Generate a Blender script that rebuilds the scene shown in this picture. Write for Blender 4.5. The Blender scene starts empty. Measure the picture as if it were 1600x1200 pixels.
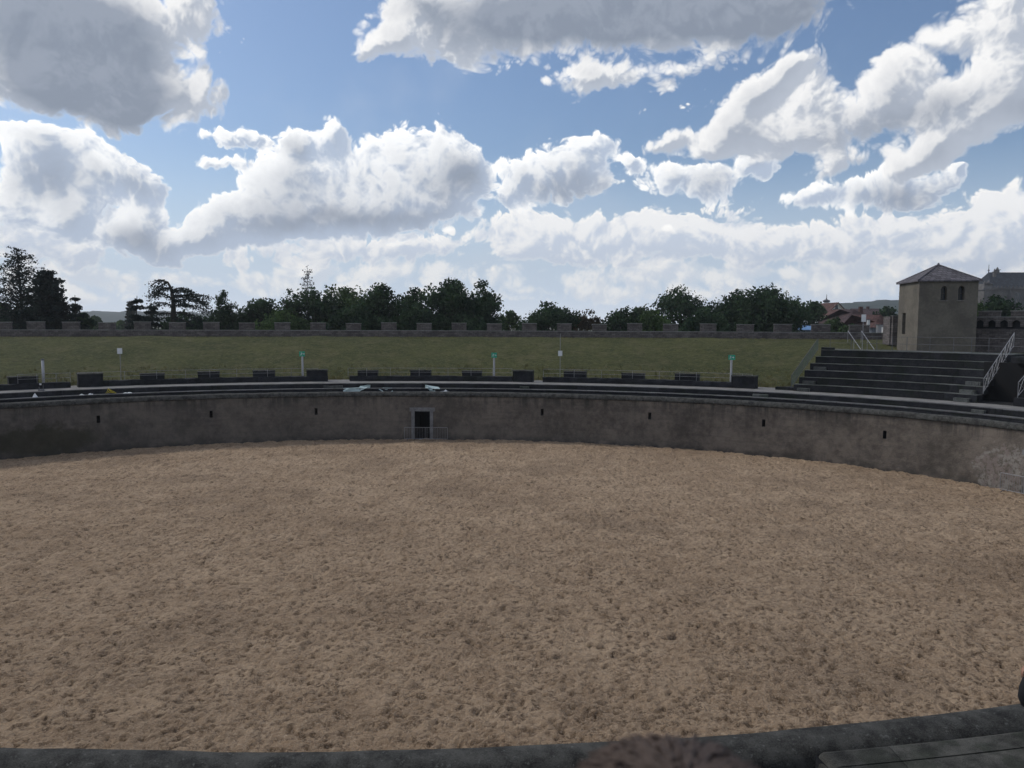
import bpy, bmesh, math, random
import numpy as np
from math import sin, cos, pi, hypot, atan2, asin, radians, exp
from mathutils import Vector, Matrix

S = bpy.context.scene
COL = S.collection
random.seed(7)
RNG = np.random.default_rng(7)

# ------------------------------------------------------------------ camera
EYE = 9.5
F = 1177.9            # focal length in pixels of a 1600 px wide picture
PIT, ROLL = .07956, .00329
cam_d = bpy.data.cameras.new('camera')
cam = bpy.data.objects.new('camera', cam_d)
COL.objects.link(cam)
cam.location = (0, 0, EYE)
cam.rotation_mode = 'XYZ'
cam.matrix_world = (Matrix.Translation((0, 0, EYE)) @ Matrix.Rotation(pi/2 - PIT, 4, 'X')
                    @ Matrix.Rotation(ROLL, 4, 'Z'))
cam_d.sensor_width = 36
cam_d.lens = 36*F/1600
cam_d.clip_start = .05
cam_d.clip_end = 12000
cam_d.dof.use_dof = True
cam_d.dof.focus_distance = 45
cam_d.dof.aperture_fstop = 7.0
S.camera = cam
S.view_settings.view_transform = 'Standard'
S.view_settings.look = 'None'
S.view_settings.exposure = .14
S.view_settings.gamma = 1


def ray(px, py):
    u = (px-800)/F
    v = (600-py)/F
    c, s = cos(ROLL), sin(ROLL)
    u, v = c*u-s*v, s*u+c*v
    return u, cos(PIT)+v*sin(PIT), -sin(PIT)+v*cos(PIT)


def at(px, py, Y):
    d = ray(px, py)
    k = Y/d[1]
    return Vector((d[0]*k, Y, EYE+d[2]*k))


def atz(px, py, z):
    d = ray(px, py)
    k = (z-EYE)/d[2]
    return Vector((d[0]*k, d[1]*k, z))


# ------------------------------------------------------------------ sun
SUN_AZ, SUN_EL = radians(-62), radians(44)      # azimuth from +Y, negative = left
sdir = Vector((sin(SUN_AZ)*cos(SUN_EL), cos(SUN_AZ)*cos(SUN_EL), sin(SUN_EL)))
sun_d = bpy.data.lights.new('sun', 'SUN')
sun_d.energy = 1.6
sun_d.angle = radians(8)
sun_d.color = (1, .95, .86)
sun = bpy.data.objects.new('sun', sun_d)
sun.rotation_euler = sdir.to_track_quat('Z', 'Y').to_euler()
COL.objects.link(sun)

# ------------------------------------------------------------------ sky
W = bpy.data.worlds.new('World')
S.world = W
W.use_nodes = True
S.cycles.adaptive_threshold = .025
S.cycles.max_bounces = 5
S.cycles.diffuse_bounces = 3
W.cycles.sampling_method = 'MANUAL'
W.cycles.sample_map_resolution = 512
nt = W.node_tree
nt.nodes.clear()
N, L = nt.nodes.new, nt.links.new


def mnode(op, a, b=None, c=None, clamp=False):
    n = N('ShaderNodeMath')
    n.operation = op
    n.use_clamp = clamp
    for i, v in enumerate((a, b, c)):
        if v is None:
            continue
        if isinstance(v, (int, float)):
            n.inputs[i].default_value = v
        else:
            L(v, n.inputs[i])
    return n.outputs[0]


def vnode(op, a, b=None, out=0):
    n = N('ShaderNodeVectorMath')
    n.operation = op
    for i, v in enumerate((a, b)):
        if v is None:
            continue
        if isinstance(v, (tuple, list)):
            n.inputs[i].default_value = v
        elif op == 'SCALE' and i == 1:
            if isinstance(v, (int, float)):
                n.inputs[3].default_value = v
            else:
                L(v, n.inputs[3])
        else:
            L(v, n.inputs[i])
    return n.outputs[out]


def maprange(v, a, b, c=0., d=1., kind='SMOOTHSTEP'):
    n = N('ShaderNodeMapRange')
    n.interpolation_type = kind
    L(v, n.inputs[0])
    for i, q in enumerate((a, b, c, d)):
        n.inputs[i+1].default_value = q
    return n.outputs[0]


def noise(vec, scale, detail=4, rough=.5, color=False, lac=2.0):
    n = N('ShaderNodeTexNoise')
    L(vec, n.inputs['Vector'])
    n.inputs['Scale'].default_value = scale
    n.inputs['Detail'].default_value = detail
    n.inputs['Roughness'].default_value = rough
    n.inputs['Lacunarity'].default_value = lac
    return n.outputs['Color' if color else 'Fac']


def mixc(f, a, b):
    n = N('ShaderNodeMix')
    n.data_type = 'RGBA'
    if isinstance(f, (int, float)):
        n.inputs[0].default_value = f
    else:
        L(f, n.inputs[0])
    for k, v in ((6, a), (7, b)):
        if isinstance(v, tuple):
            n.inputs[k].default_value = (*v, 1)
        else:
            L(v, n.inputs[k])
    return n.outputs[2]


def build_sky():
    sky = N('ShaderNodeTexSky')
    sky.sky_type = 'NISHITA'
    sky.sun_disc = False
    sky.sun_elevation = SUN_EL
    sky.sun_rotation = SUN_AZ
    sky.air_density = 1.0
    sky.dust_density = 1.2
    sky.ozone_density = 2.0
    tc = N('ShaderNodeTexCoord')
    d = tc.outputs['Generated']
    sep = N('ShaderNodeSeparateXYZ')
    L(d, sep.inputs[0])
    az = mnode('MULTIPLY', mnode('ARCTAN2', sep.outputs[0], sep.outputs[1]), F)
    el = mnode('MULTIPLY', mnode('ARCSINE', mnode('MAXIMUM', sep.outputs[2], -.02)), F)
    cmb = N('ShaderNodeCombineXYZ')
    L(az, cmb.inputs[0])
    L(el, cmb.inputs[1])
    P0 = cmb.outputs[0]                       # sky angle, unit = 1/F radian

    # cumulus bodies: direction (azimuth, elevation), size, tilt, thickness

    def conv(b):
        cx, cy, sx, sy, rot, amp = b
        r = ray(cx, cy)
        a = atan2(r[0], r[1])
        e = asin(r[2]/math.sqrt(r[0]**2+r[1]**2+r[2]**2))
        return a*F, e*F, sx*cos(a)**2, sy*cos(a), radians(rot), amp

    def field(P, bl, off=None):
        """sum of soft bodies; with off also its drop towards that offset"""
        acc, dr = None, None
        for i, b in enumerate(bl):
            if i % 5 == 4:                    # keeps the shader's working set small
                P = vnode('ADD', P, vnode('SCALE', (1, 1, 1), mnode('MULTIPLY', dr if dr is not None else acc, 1e-7)))
            x, y, sx, sy, rot, amp = conv(b)
            m = N('ShaderNodeMapping')
            m.vector_type = 'TEXTURE'
            L(P, m.inputs[0])
            m.inputs['Location'].default_value = (x, y, 0)
            m.inputs['Rotation'].default_value = (0, 0, rot)
            m.inputs['Scale'].default_value = (sx, sy, 1)
            q = vnode('DOT_PRODUCT', m.outputs[0], m.outputs[0], out=1)
            g = mnode('POWER', .3679, q)
            acc = mnode('MULTIPLY_ADD', g, amp, acc if acc is not None else 0.)
            if off:
                ox, oy = off
                lx = (cos(rot)*ox+sin(rot)*oy)/sx
                ly = (-sin(rot)*ox+cos(rot)*oy)/sy
                h = vnode('DOT_PRODUCT', m.outputs[0], (2*amp*lx, 2*amp*ly, 0), out=1)
                dr = mnode('MULTIPLY_ADD', h, g, dr if dr is not None else 0.)
        return (acc, dr) if off else acc

    def puff(dv):
        """billowy relief of a cumulus, about -0.5 .. 0.5"""
        w = noise(dv, 10., 2, .5, True)
        dw = vnode('ADD', dv, vnode('SCALE', vnode('SUBTRACT', w, (.5, .5, .5)), .06))
        acc = mnode('MULTIPLY', mnode('SUBTRACT', noise(dv, 9., 7, .55), .5), 1.25)
        for sc, am in ((17., .95), (37., .66), (80., .42), (170., .22)):
            q = mnode('ABSOLUTE', mnode('SUBTRACT', noise(dw, sc, 0, .5), .5))
            acc = mnode('MULTIPLY_ADD', mnode('SUBTRACT', q, .12), am*2.4, acc)
        return acc

    def warp(P, dv, k):
        wv = noise(dv, 7., 5, .55, True)
        wv = vnode('MULTIPLY', vnode('SUBTRACT', wv, (.5, .5, .5)), (110*k, 90*k, 0))
        return vnode('ADD', P, wv)

    Pw0 = warp(P0, d, 1.)
    Pf0 = warp(P0, vnode('SCALE', d, 1.9), .6)
    sa = N('ShaderNodeSeparateXYZ')
    L(P0, sa.inputs[0])
    n0 = puff(d)
    n1 = puff(vnode('ADD', d, (sdir.x*.014, 0, sdir.z*.018)))
    dn = mnode('MULTIPLY', mnode('SUBTRACT', n0, n1), .95)
    # the rest of the sky, out of the frame: broken cumulus
    out = mnode('MAXIMUM', maprange(mnode('ABSOLUTE', sa.outputs[0]), 780, 1000),
                maprange(sa.outputs[1], 620, 760))
    gen = mnode('MULTIPLY', mnode('MULTIPLY', maprange(noise(d, 2.2, 4, .5), .40, .62), .95), out)

    # clear sky, paler towards the horizon
    blue = N('ShaderNodeVectorMath')
    blue.operation = 'MULTIPLY'
    L(sky.outputs[0], blue.inputs[0])
    blue.inputs[1].default_value = SKY_TINT
    col = mixc(maprange(el, -10, 270, 1., 0.), blue.outputs[0], (6.9, 8.2, 10.0))
    veil = maprange(noise(d, 5., 5, .6), .48, .78, 0., .2)
    col = mixc(veil, col, (7.0, 7.6, 8.6))

    def layer(col, blobs, P, darks, na, off, shade, lit_c, soft=.15, last=False, kb=1.0):
        sc = N('ShaderNodeSeparateXYZ')
        L(col, sc.inputs[0])
        P = vnode('ADD', P, vnode('SCALE', (1, 1, 1), mnode('MULTIPLY', sc.outputs[0], 1e-7)))
        base, drop = field(P, blobs, (-off, off*.9))
        if last:
            base = mnode('ADD', base, gen)
        D = mnode('SUBTRACT', mnode('MULTIPLY_ADD', n0, na, base), .42)
        rel = mnode('ADD', dn, mnode('MULTIPLY', drop, kb))
        lit = maprange(rel, -.44, .46)
        edge = maprange(D, .0, .34, 1., 0.)
        lit = mnode('ADD', mnode('MULTIPLY', lit, .72), mnode('MULTIPLY', edge, .55), clamp=True)
        c = mixc(lit, shade, lit_c)
        if darks:
            P = vnode('ADD', P, vnode('SCALE', (1, 1, 1), mnode('MULTIPLY', D, 1e-7)))
            th = maprange(mnode('ADD', mnode('MULTIPLY', D, .30), field(P, darks)), .15, 1.35, kind='LINEAR')
            c = mixc(mnode('MULTIPLY', th, 1.7, clamp=True), c, mixc(lit, (2.5, 2.95, 3.75), (3.4, 3.85, 4.7)))
        return mixc(maprange(D, -.01, soft), col, c)

    for args in LAYERS(Pw0, Pf0):
        col = layer(col, **args)
    # distance haze just above the horizon
    col = mixc(maprange(el, 0, 60, .6, 0.), col, (9.4, 9.9, 10.6))
    bg = N('ShaderNodeBackground')
    L(col, bg.inputs[0])
    bg.inputs[1].default_value = .09
    o = N('ShaderNodeOutputWorld')
    L(bg.outputs[0], o.inputs[0])


SKY_TINT = (.86, .98, 1.10)
L_LOW = [(520, 462, 90, 14, 0, 0.71), (720, 465, 90, 14, 0, 0.66), (950, 462, 90, 16, 0, 0.76), (1150, 462, 90, 14, 0, 0.66), (1330, 455, 90, 16, 0, 0.76), (120, 465, 90, 12, 0, 0.66), (500, 430, 69, 28, 0, 0.76), (600, 425, 57, 30, 0, 0.76), (700, 430, 63, 34, 0, 0.81), (800, 420, 46, 34, 0, 0.76), (60, 430, 80, 30, 0, 0.76), (170, 432, 69, 23, 0, 0.66), (300, 440, 92, 18, 0, 0.66), (400, 435, 57, 25, 0, 0.66), (920, 430, 69, 32, 0, 0.76), (1040, 420, 69, 34, 0, 0.76), (1150, 430, 80, 30, 0, 0.76), (1280, 425, 69, 30, 0, 0.76), (1350, 410, 57, 28, 0, 0.76), (1480, 420, 80, 30, 0, 0.76), (1590, 430, 69, 30, 0, 0.66)]
L_BACK = [(860, 372, 69, 37, 0, 0.94), (800, 385, 46, 39, 0, 0.84), (930, 378, 69, 41, 0, 0.89), (1010, 350, 46, 25, 0, 0.74), (1060, 375, 69, 39, 0, 0.84), (1150, 370, 80, 34, 0, 0.89), (1240, 385, 69, 32, 0, 0.84), (1340, 375, 69, 39, 0, 0.84), (1420, 370, 69, 46, 0, 0.84), (740, 362, 34, 23, 0, 0.64), (450, 385, 69, 30, 0, 0.79), (560, 392, 80, 28, 0, 0.79), (660, 392, 57, 28, 0, 0.79), (350, 395, 46, 25, 0, 0.74), (50, 380, 92, 41, 0, 0.89), (120, 385, 57, 34, 0, 0.74), (1510, 400, 80, 34, 0, 0.84), (1550, 352, 92, 46, 15, 1.04), (1600, 330, 46, 30, 0, 0.74)]
L_MID = [(215, 285, 38, 28, 0, .9), (60, 213, 60, 22, 0, .9), (735, 270, 34, 30, 0, .9), (500, 345, 150, 26, 0, .8), (300, 380, 60, 26, 0, .8), (70, 245, 105, 34, 0, 1.1), (178, 262, 62, 32, -10, 1.0), (40, 310, 90, 44, 0, .95), (130, 320, 50, 40, 0, .7), (110, 360, 36, 34, 0, .7),
         (360, 217, 46, 16, -6, .95), (330, 250, 50, 9, 0, .45), (222, 350, 36, 34, 10, 1.0), (200, 385, 52, 28, 0, .9), (262, 395, 30, 26, 0, .7),
         (515, 212, 24, 26, 0, 1.0), (462, 226, 30, 24, 20, .8), (445, 268, 56, 44, 25, .95), (375, 322, 66, 34, 34, 1.0), (315, 365, 40, 30, 25, .95),
         (570, 250, 60, 38, -8, .9), (640, 262, 40, 36, 0, .7), (705, 245, 50, 38, 0, 1.15), (560, 315, 140, 40, 0, 1.0), (430, 340, 80, 36, 0, .8),
         (680, 310, 76, 36, 0, .8), (885, 272, 76, 38, 8, 1.1), (935, 240, 40, 24, 0, .7), (815, 272, 28, 24, 0, .8), (797, 306, 20, 14, 0, .6),
         (990, 268, 16, 12, 0, .7),
         (1085, 290, 74, 36, 0, .95), (1182, 258, 34, 24, 0, 1.1), (1275, 302, 70, 24, 5, .95), (1395, 285, 66, 40, 25, 1.1), (1450, 310, 60, 26, 0, .8),
         (1500, 276, 13, 11, 0, .8)]
L_TOP = [(610, 78, 50, 22, -10, .8), (1125, 235, 60, 26, 20, .9), (1330, 245, 90, 22, 10, .75), (1440, 262, 60, 26, 20, .85), (230, 30, 110, 50, 0, .7), (330, 120, 26, 40, 0, .5), (75, 55, 150, 90, 0, 1.25), (205, 95, 80, 72, 20, .95), (290, 150, 50, 30, -35, .95), (318, 20, 38, 34, 0, .8),
         (60, 150, 100, 34, 0, .7), (195, 170, 30, 26, 0, .4),
         (900, 15, 230, 56, 0, 1.35), (680, 48, 80, 42, -15, 1.0), (568, 93, 40, 14, 10, .75), (1160, 15, 140, 44, 6, 1.15),
         (650, 5, 44, 26, 0, .8), (935, 130, 84, 24, 3, 1.0), (1080, 118, 60, 20, 10, .6),
         (1045, 228, 44, 18, 12, .9), (1160, 190, 70, 34, 28, 1.0), (1240, 110, 40, 20, 20, .9), (1195, 150, 50, 28, 30, .9), (1275, 150, 50, 34, 40, .95),
         (1390, 132, 56, 38, 15, 1.15), (1300, 200, 140, 30, 6, 1.0), (1480, 165, 60, 34, -12, .9), (1575, 150, 70, 40, 0, 1.0), (1490, 222, 110, 26, 24, 1.0),
         (1550, 35, 100, 52, 0, 1.1), (1600, 90, 50, 36, 0, .7)]
D_TOP = [(110, 75, 140, 84, 0, 1.1), (170, 150, 80, 40, 0, .6), (970, 12, 250, 52, 0, 1.25), (1190, 25, 100, 34, 0, .5), (1400, 185, 110, 24, 8, .45),
         (1600, 175, 40, 22, 0, .3)]
D_MID = [(60, 300, 90, 24, 0, .1), (60, 275, 80, 30, 0, .3), (215, 380, 36, 24, 0, .35), (500, 290, 70, 34, 0, .25), (580, 340, 160, 18, 0, .40), (715, 285, 50, 26, 0, .45),
         (900, 296, 76, 20, 0, .45), (1110, 292, 50, 24, 0, .3), (1410, 312, 76, 24, 0, .45), (450, 235, 20, 20, 0, .3)]


def LAYERS(Pw, Pf):
    return [
        dict(blobs=L_LOW, P=Pf, darks=None, na=.62, off=9, shade=(7.7, 8.4, 9.4), lit_c=(11.9, 11.7, 11.2), soft=.40, kb=.9),
        dict(blobs=L_BACK, P=Pf, darks=None, na=.72, off=12, shade=(6.5, 7.3, 8.6), lit_c=(12.2, 11.9, 11.4), soft=.22),
        dict(blobs=L_MID, P=Pw, darks=D_MID, na=.60, off=16, shade=(4.9, 5.8, 7.3), lit_c=(13.6, 13.4, 12.9), soft=.20),
        dict(blobs=L_TOP, P=Pw, darks=D_TOP, na=.60, off=20, shade=(5.0, 5.5, 6.4), lit_c=(12.8, 12.5, 12.0), soft=.36, last=True),
    ]


build_sky()

# ------------------------------------------------------------------ materials
def new_mat(name):
    m = bpy.data.materials.new(name)
    m.use_nodes = True
    t = m.node_tree
    t.nodes.clear()
    global N, L
    N, L = t.nodes.new, t.links.new
    return m


def finish(m, col, rough=.9, height=None, dist=.02, strength=1., spec=.3, metal=0.):
    p = N('ShaderNodeBsdfPrincipled')
    if isinstance(col, tuple):
        p.inputs['Base Color'].default_value = (*col, 1)
    else:
        L(col, p.inputs['Base Color'])
    p.inputs['Roughness'].default_value = rough
    p.inputs['Specular IOR Level'].default_value = spec
    p.inputs['Metallic'].default_value = metal
    if height is not None:
        b = N('ShaderNodeBump')
        b.inputs['Strength'].default_value = strength
        b.inputs['Distance'].default_value = dist
        L(height, b.inputs['Height'])
        L(b.outputs[0], p.inputs['Normal'])
    o = N('ShaderNodeOutputMaterial')
    L(p.outputs[0], o.inputs[0])
    return m


def pos():
    return N('ShaderNodeNewGeometry').outputs['Position']


def ramp(f, stops):
    n = N('ShaderNodeValToRGB')
    L(f, n.inputs[0])
    e = n.color_ramp.elements
    while len(e) < len(stops):
        e.new(.5)
    for q, (p, c) in zip(e, stops):
        q.position = p
        q.color = (*c, 1)
    return n.outputs[0]


def stone(name, a, b, scale=1.5, rough=.92, bump=.02, spots=None, joint=None, fine=18., spec=.25):
    """mottled stone / plaster; joint=(length, height) cuts block joints from the UVs"""
    m = new_mat(name)
    p = pos()
    n1 = noise(p, scale, 6, .6)
    n2 = noise(p, fine, 5, .65)
    f = mnode('ADD', mnode('MULTIPLY', n1, .6), mnode('MULTIPLY', n2, .4))
    c = mixc(maprange(f, .36, .64), a, b)
    h = mnode('ADD', mnode('MULTIPLY', n2, .7), mnode('MULTIPLY', n1, .5))
    if spots:
        c = mixc(maprange(noise(p, spots[1], 4, .6), spots[2], spots[2]+.1, 0, spots[3]), c, spots[0])
    if joint:
        br = N('ShaderNodeTexBrick')
        uv = N('ShaderNodeTexCoord').outputs['UV']
        L(uv, br.inputs['Vector'])
        br.inputs['Scale'].default_value = 1
        br.inputs['Brick Width'].default_value = joint[0]
        br.inputs['Row Height'].default_value = joint[1]
        br.inputs['Mortar Size'].default_value = joint[2] if len(joint) > 2 else .012
        br.inputs['Mortar Smooth'].default_value = .3
        br.inputs['Color1'].default_value = (.75, .75, .75, 1)
        br.inputs['Color2'].default_value = (1.25, 1.25, 1.25, 1)
        br.inputs['Mortar'].default_value = (.45, .45, .45, 1)
        c = vnode('MULTIPLY', c, br.outputs[0])
        h = mnode('MULTIPLY_ADD', br.outputs[1], -1.2, h)
    return finish(m, c, rough, h, bump, 1., spec)


def plain(name, c, rough=.6, var=.15, scale=6., metal=0., spec=.4):
    m = new_mat(name)
    n = noise(pos(), scale, 4, .6)
    c2 = tuple(v*(1-var*2) for v in c)
    return finish(m, mixc(n, c2, tuple(v*(1+var) for v in c)), rough, n, .004, 1., spec, metal)


M = {}
M['coping'] = stone('coping_stone', (.016, .016, .015), (.078, .077, .071), 3.4, bump=.03,
                    spots=((.15, .155, .145), 14., .60, .6), fine=46.)
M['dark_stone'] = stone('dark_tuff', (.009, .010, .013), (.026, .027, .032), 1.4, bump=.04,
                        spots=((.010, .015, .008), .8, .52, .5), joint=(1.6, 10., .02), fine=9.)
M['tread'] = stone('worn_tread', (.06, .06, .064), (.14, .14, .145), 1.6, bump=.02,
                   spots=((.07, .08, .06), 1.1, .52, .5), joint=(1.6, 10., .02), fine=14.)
M['bench'] = stone('near_bench_stone', (.014, .014, .012), (.088, .086, .077), 2.9, bump=.02,
                   spots=((.018, .023, .014), 1.7, .5, .5), joint=(2.3, 40., .008), fine=60.)
M['path'] = stone('path_gravel', (.125, .122, .117), (.225, .217, .208), 1.2, bump=.015, fine=40.)
M['outer'] = stone('battlement_masonry', (.085, .074, .072), (.15, .133, .128), 1.1, bump=.03, joint=(.42, .18, .012), fine=7.)
M['cap'] = stone('battlement_cap', (.16, .16, .155), (.27, .27, .255), 2., bump=.02)
M['tower'] = stone('tower_render', (.105, .094, .078), (.155, .139, .115), .7, bump=.015,
                   spots=((.085, .077, .068), .5, .52, .5), fine=5.)
M['surround'] = stone('door_stone', (.12, .12, .125), (.22, .22, .225), 2.5, bump=.02)
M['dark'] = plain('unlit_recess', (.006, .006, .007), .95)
M['metal'] = plain('galvanised_metal', (.30, .30, .31), .5, .2, 9., .6)
M['barrier'] = plain('dull_barrier_steel', (.26, .26, .27), .6, .2, 9., .4)
M['metal_dark'] = plain('weathered_metal', (.13, .13, .14), .6, .2, 9., .5)
M['white'] = plain('white_enamel', (.62, .64, .66), .4, .06, 3.)
M['polewhite'] = plain('white_painted_pole', (.40, .40, .42), .5, .1, 8.)
M['green'] = plain('green_sign_enamel', (.01, .30, .18), .4, .06, 3.)
M['tarp'] = plain('pale_plastic', (.42, .52, .52), .35, .15, 4.)
M['yellow'] = plain('yellow_rubber', (.50, .40, .02), .5, .1, 9.)
M['slate'] = stone('slate_roof', (.05, .052, .06), (.10, .10, .115), 1.6, joint=(.3, .22, .02), fine=8.)
M['towerroof'] = stone('tower_roof_slate', (.085, .08, .09), (.14, .13, .145), 1.2, joint=(.45, .32, .03), fine=6., bump=.03)
M['churchroof'] = stone('church_slate', (.02, .024, .032), (.04, .046, .058), .6, joint=(.6, .5, .03), fine=2.)
M['redroof'] = stone('clay_tile_roof', (.065, .034, .030), (.11, .056, .048), .6, joint=(.5, .4, .03), fine=3.)
M['brownroof'] = stone('brown_tile_roof', (.045, .028, .03), (.08, .05, .05), .6, joint=(.5, .4, .03), fine=3.)
M['housewall'] = stone('cream_house_render', (.42, .38, .30), (.52, .48, .38), .4, fine=3.)
M['whitewall'] = stone('white_render', (.50, .50, .50), (.62, .62, .62), .4, fine=3.)
M['greywall'] = stone('grey_cladding', (.10, .115, .14), (.15, .165, .19), .4, fine=3.)
M['churchwall'] = stone('church_tuff', (.08, .075, .075), (.15, .14, .135), .18, fine=1.)
M['glass'] = plain('dim_window_glass', (.02, .025, .03), .2, .1, 2., 0., .6)
M['bluesheet'] = plain('blue_sheeting', (.10, .22, .42), .5, .1, 1.)
M['bark'] = stone('bark', (.02, .017, .014), (.05, .042, .035), 3., fine=12.)
M['stick'] = plain('twig', (.035, .03, .028), .9)


def leafmat(name, a, b, scale=.35):
    m = new_mat(name)
    p = pos()
    f = mnode('ADD', mnode('MULTIPLY', noise(p, scale, 3, .6), .6), mnode('MULTIPLY', noise(p, 2.6, 2, .5), .4))
    c = mixc(maprange(f, .36, .64), a, b)
    bs = N('ShaderNodeBsdfDiffuse')
    L(c, bs.inputs[0])
    tr = N('ShaderNodeBsdfTranslucent')
    L(c, tr.inputs[0])
    mx = N('ShaderNodeMixShader')
    mx.inputs[0].default_value = .22
    L(bs.outputs[0], mx.inputs[1])
    L(tr.outputs[0], mx.inputs[2])
    o = N('ShaderNodeOutputMaterial')
    L(mx.outputs[0], o.inputs[0])
    return m


M['leaf'] = leafmat('deciduous_leaves', (.016, .031, .021), (.058, .092, .048))
M['leaf_light'] = leafmat('lighter_leaves', (.028, .050, .022), (.085, .13, .052))
M['leaf_red'] = leafmat('reddish_leaves', (.03, .026, .018), (.075, .055, .035))
M['needle'] = leafmat('conifer_needles', (.010, .018, .017), (.030, .042, .036))
M['needle_grey'] = leafmat('sparse_larch_needles', (.03, .035, .03), (.065, .07, .055))


def sand_mat():
    m = new_mat('arena_sand')
    p = pos()
    big = noise(p, .13, 4, .6)
    mid = noise(p, .9, 4, .6)
    small = noise(p, 5.2, 6, .70)
    v = N('ShaderNodeTexVoronoi')
    v.feature = 'SMOOTH_F1'
    v.inputs['Scale'].default_value = 3.4
    v.inputs['Smoothness'].default_value = .4
    wv = vnode('ADD', p, vnode('SCALE', noise(p, 2.2, 3, .6, True), .5))
    L(wv, v.inputs['Vector'])
    f = mnode('ADD', mnode('MULTIPLY', big, .45), mnode('MULTIPLY', mid, .55))
    c = mixc(maprange(f, .38, .62), (.39, .275, .18), (.52, .38, .258))
    # damp: moist turned-up sand, darkened further with pit shade painted into the colour
    damp_shade = mnode('MULTIPLY', maprange(small, .515, .575), maprange(noise(p, .7, 4, .6), .30, .62, .25, 1.))
    c = mixc(mnode('MULTIPLY', damp_shade, .86), c, (.15, .104, .068))
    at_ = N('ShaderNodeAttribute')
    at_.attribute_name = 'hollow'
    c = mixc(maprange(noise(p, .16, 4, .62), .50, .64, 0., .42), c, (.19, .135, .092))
    c = mixc(mnode('MULTIPLY', at_.outputs['Fac'], .85), c, (.085, .056, .038))  # print hollows tinted darker: moist sand plus painted-in shade
    c = mixc(maprange(noise(p, 15., 5, .8), .50, .60, 0., .6), c, (.58, .45, .33))
    h = mnode('MULTIPLY_ADD', small, -1.25, mnode('MULTIPLY', v.outputs['Distance'], .22))
    h = mnode('MULTIPLY_ADD', noise(p, 11., 4, .6), .36, h)
    return finish(m, c, .97, h, .27, 1., .1)


def wall_mat():
    m = new_mat('arena_wall_render')
    p = pos()
    n1 = noise(p, .33, 6, .62)
    n2 = noise(p, 2.3, 6, .65)
    n3 = noise(p, 13., 4, .7)
    f = mnode('ADD', mnode('MULTIPLY', n1, .5), mnode('MULTIPLY', n2, .35))
    f = mnode('MULTIPLY_ADD', n3, .15, f)
    c = mixc(maprange(f, .37, .63), (.082, .071, .061), (.200, .170, .143))
    sp = N('ShaderNodeSeparateXYZ')
    L(p, sp.inputs[0])
    # the left part carries dark algae, the right part is warmer
    c = mixc(maprange(sp.outputs[0], -36, 14, .45, 0., 'LINEAR'), c, (.072, .070, .070))
    c = mixc(mnode('MULTIPLY', maprange(noise(p, .45, 5, .6), .50, .62), maprange(sp.outputs[0], -36, -10, .6, .1, 'LINEAR')), c, (.045, .046, .040))
    # faint horizontal courses showing through the render
    cz = vnode('MULTIPLY', p, (.25, .25, 4.2))
    c = mixc(mnode('MULTIPLY', maprange(noise(cz, 1., 4, .6), .50, .62), .17), c, (.062, .055, .050))
    q0 = atz(70, 690, 1.)
    dl = vnode('SUBTRACT', p, (q0.x, q0.y, 1.1))
    dl = vnode('ADD', dl, vnode('SCALE', vnode('SUBTRACT', noise(p, .9, 5, .65, True), (.5, .5, .5)), 3.))
    c = mixc(mnode('MULTIPLY', maprange(vnode('LENGTH', vnode('MULTIPLY', dl, (.28, .28, .9)), out=1), 1.2, .6), .7), c, (.034, .033, .020))
    # run-off stains under the coping: noise stretched downwards
    st = vnode('MULTIPLY', p, (1.5, 1.5, .12))
    drip = mnode('MULTIPLY', maprange(noise(st, 1., 5, .65), .46, .64), maprange(sp.outputs[2], 2.2, 3.7))
    c = mixc(mnode('MULTIPLY', drip, .75), c, (.030, .031, .030))
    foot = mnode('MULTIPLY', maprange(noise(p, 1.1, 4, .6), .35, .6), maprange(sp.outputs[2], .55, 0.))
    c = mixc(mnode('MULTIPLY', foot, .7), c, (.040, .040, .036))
    # fallen render showing pink and white repairs by the second doorway
    q = atz(1572, 735, 1.15)
    dd = vnode('SUBTRACT', p, (q.x, q.y, 1.2))
    dd = vnode('ADD', dd, vnode('SCALE', vnode('SUBTRACT', noise(p, 1.6, 5, .65, True), (.5, .5, .5)), 2.6))
    r = vnode('LENGTH', vnode('MULTIPLY', dd, (.62, .62, .78)), out=1)
    patch = maprange(r, 1.25, .95)
    pc = mixc(maprange(noise(p, 1.7, 3, .5), .44, .56), (.33, .31, .285), (.25, .205, .19))
    pc = mixc(maprange(noise(p, 5., 4, .6), .46, .62), pc, (.13, .115, .095))
    c = mixc(mnode('MULTIPLY', patch, .6), c, pc)
    h = mnode('MULTIPLY_ADD', n3, .4, n2)
    return finish(m, c, .93, h, .05, 1., .2)


def grass_mat():
    m = new_mat('mown_grass')
    p = pos()
    n1 = noise(p, .16, 5, .62)
    n2 = noise(p, 1.5, 5, .65)
    n3 = noise(p, 9., 4, .7)
    f = mnode('MULTIPLY_ADD', n3, .2, mnode('ADD', mnode('MULTIPLY', n1, .4), mnode('MULTIPLY', n2, .4)))
    c = mixc(maprange(f, .38, .62), (.036, .043, .015), (.078, .080, .029))
    c = mixc(maprange(noise(p, .42, 5, .65), .50, .64, 0, .55), c, (.105, .093, .048))
    c = mixc(maprange(noise(p, 3.6, 5, .7), .50, .60, 0, .6), c, (.115, .112, .055))
    c = mixc(maprange(noise(p, 2.1, 5, .7), .54, .64, 0, .6), c, (.022, .03, .012))
    c = mixc(maprange(noise(p, .9, 4, .6), .58, .68, 0, .5), c, (.034, .042, .016))
    return finish(m, c, .95, mnode('ADD', n3, n2), .12, 1., .1)


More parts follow.
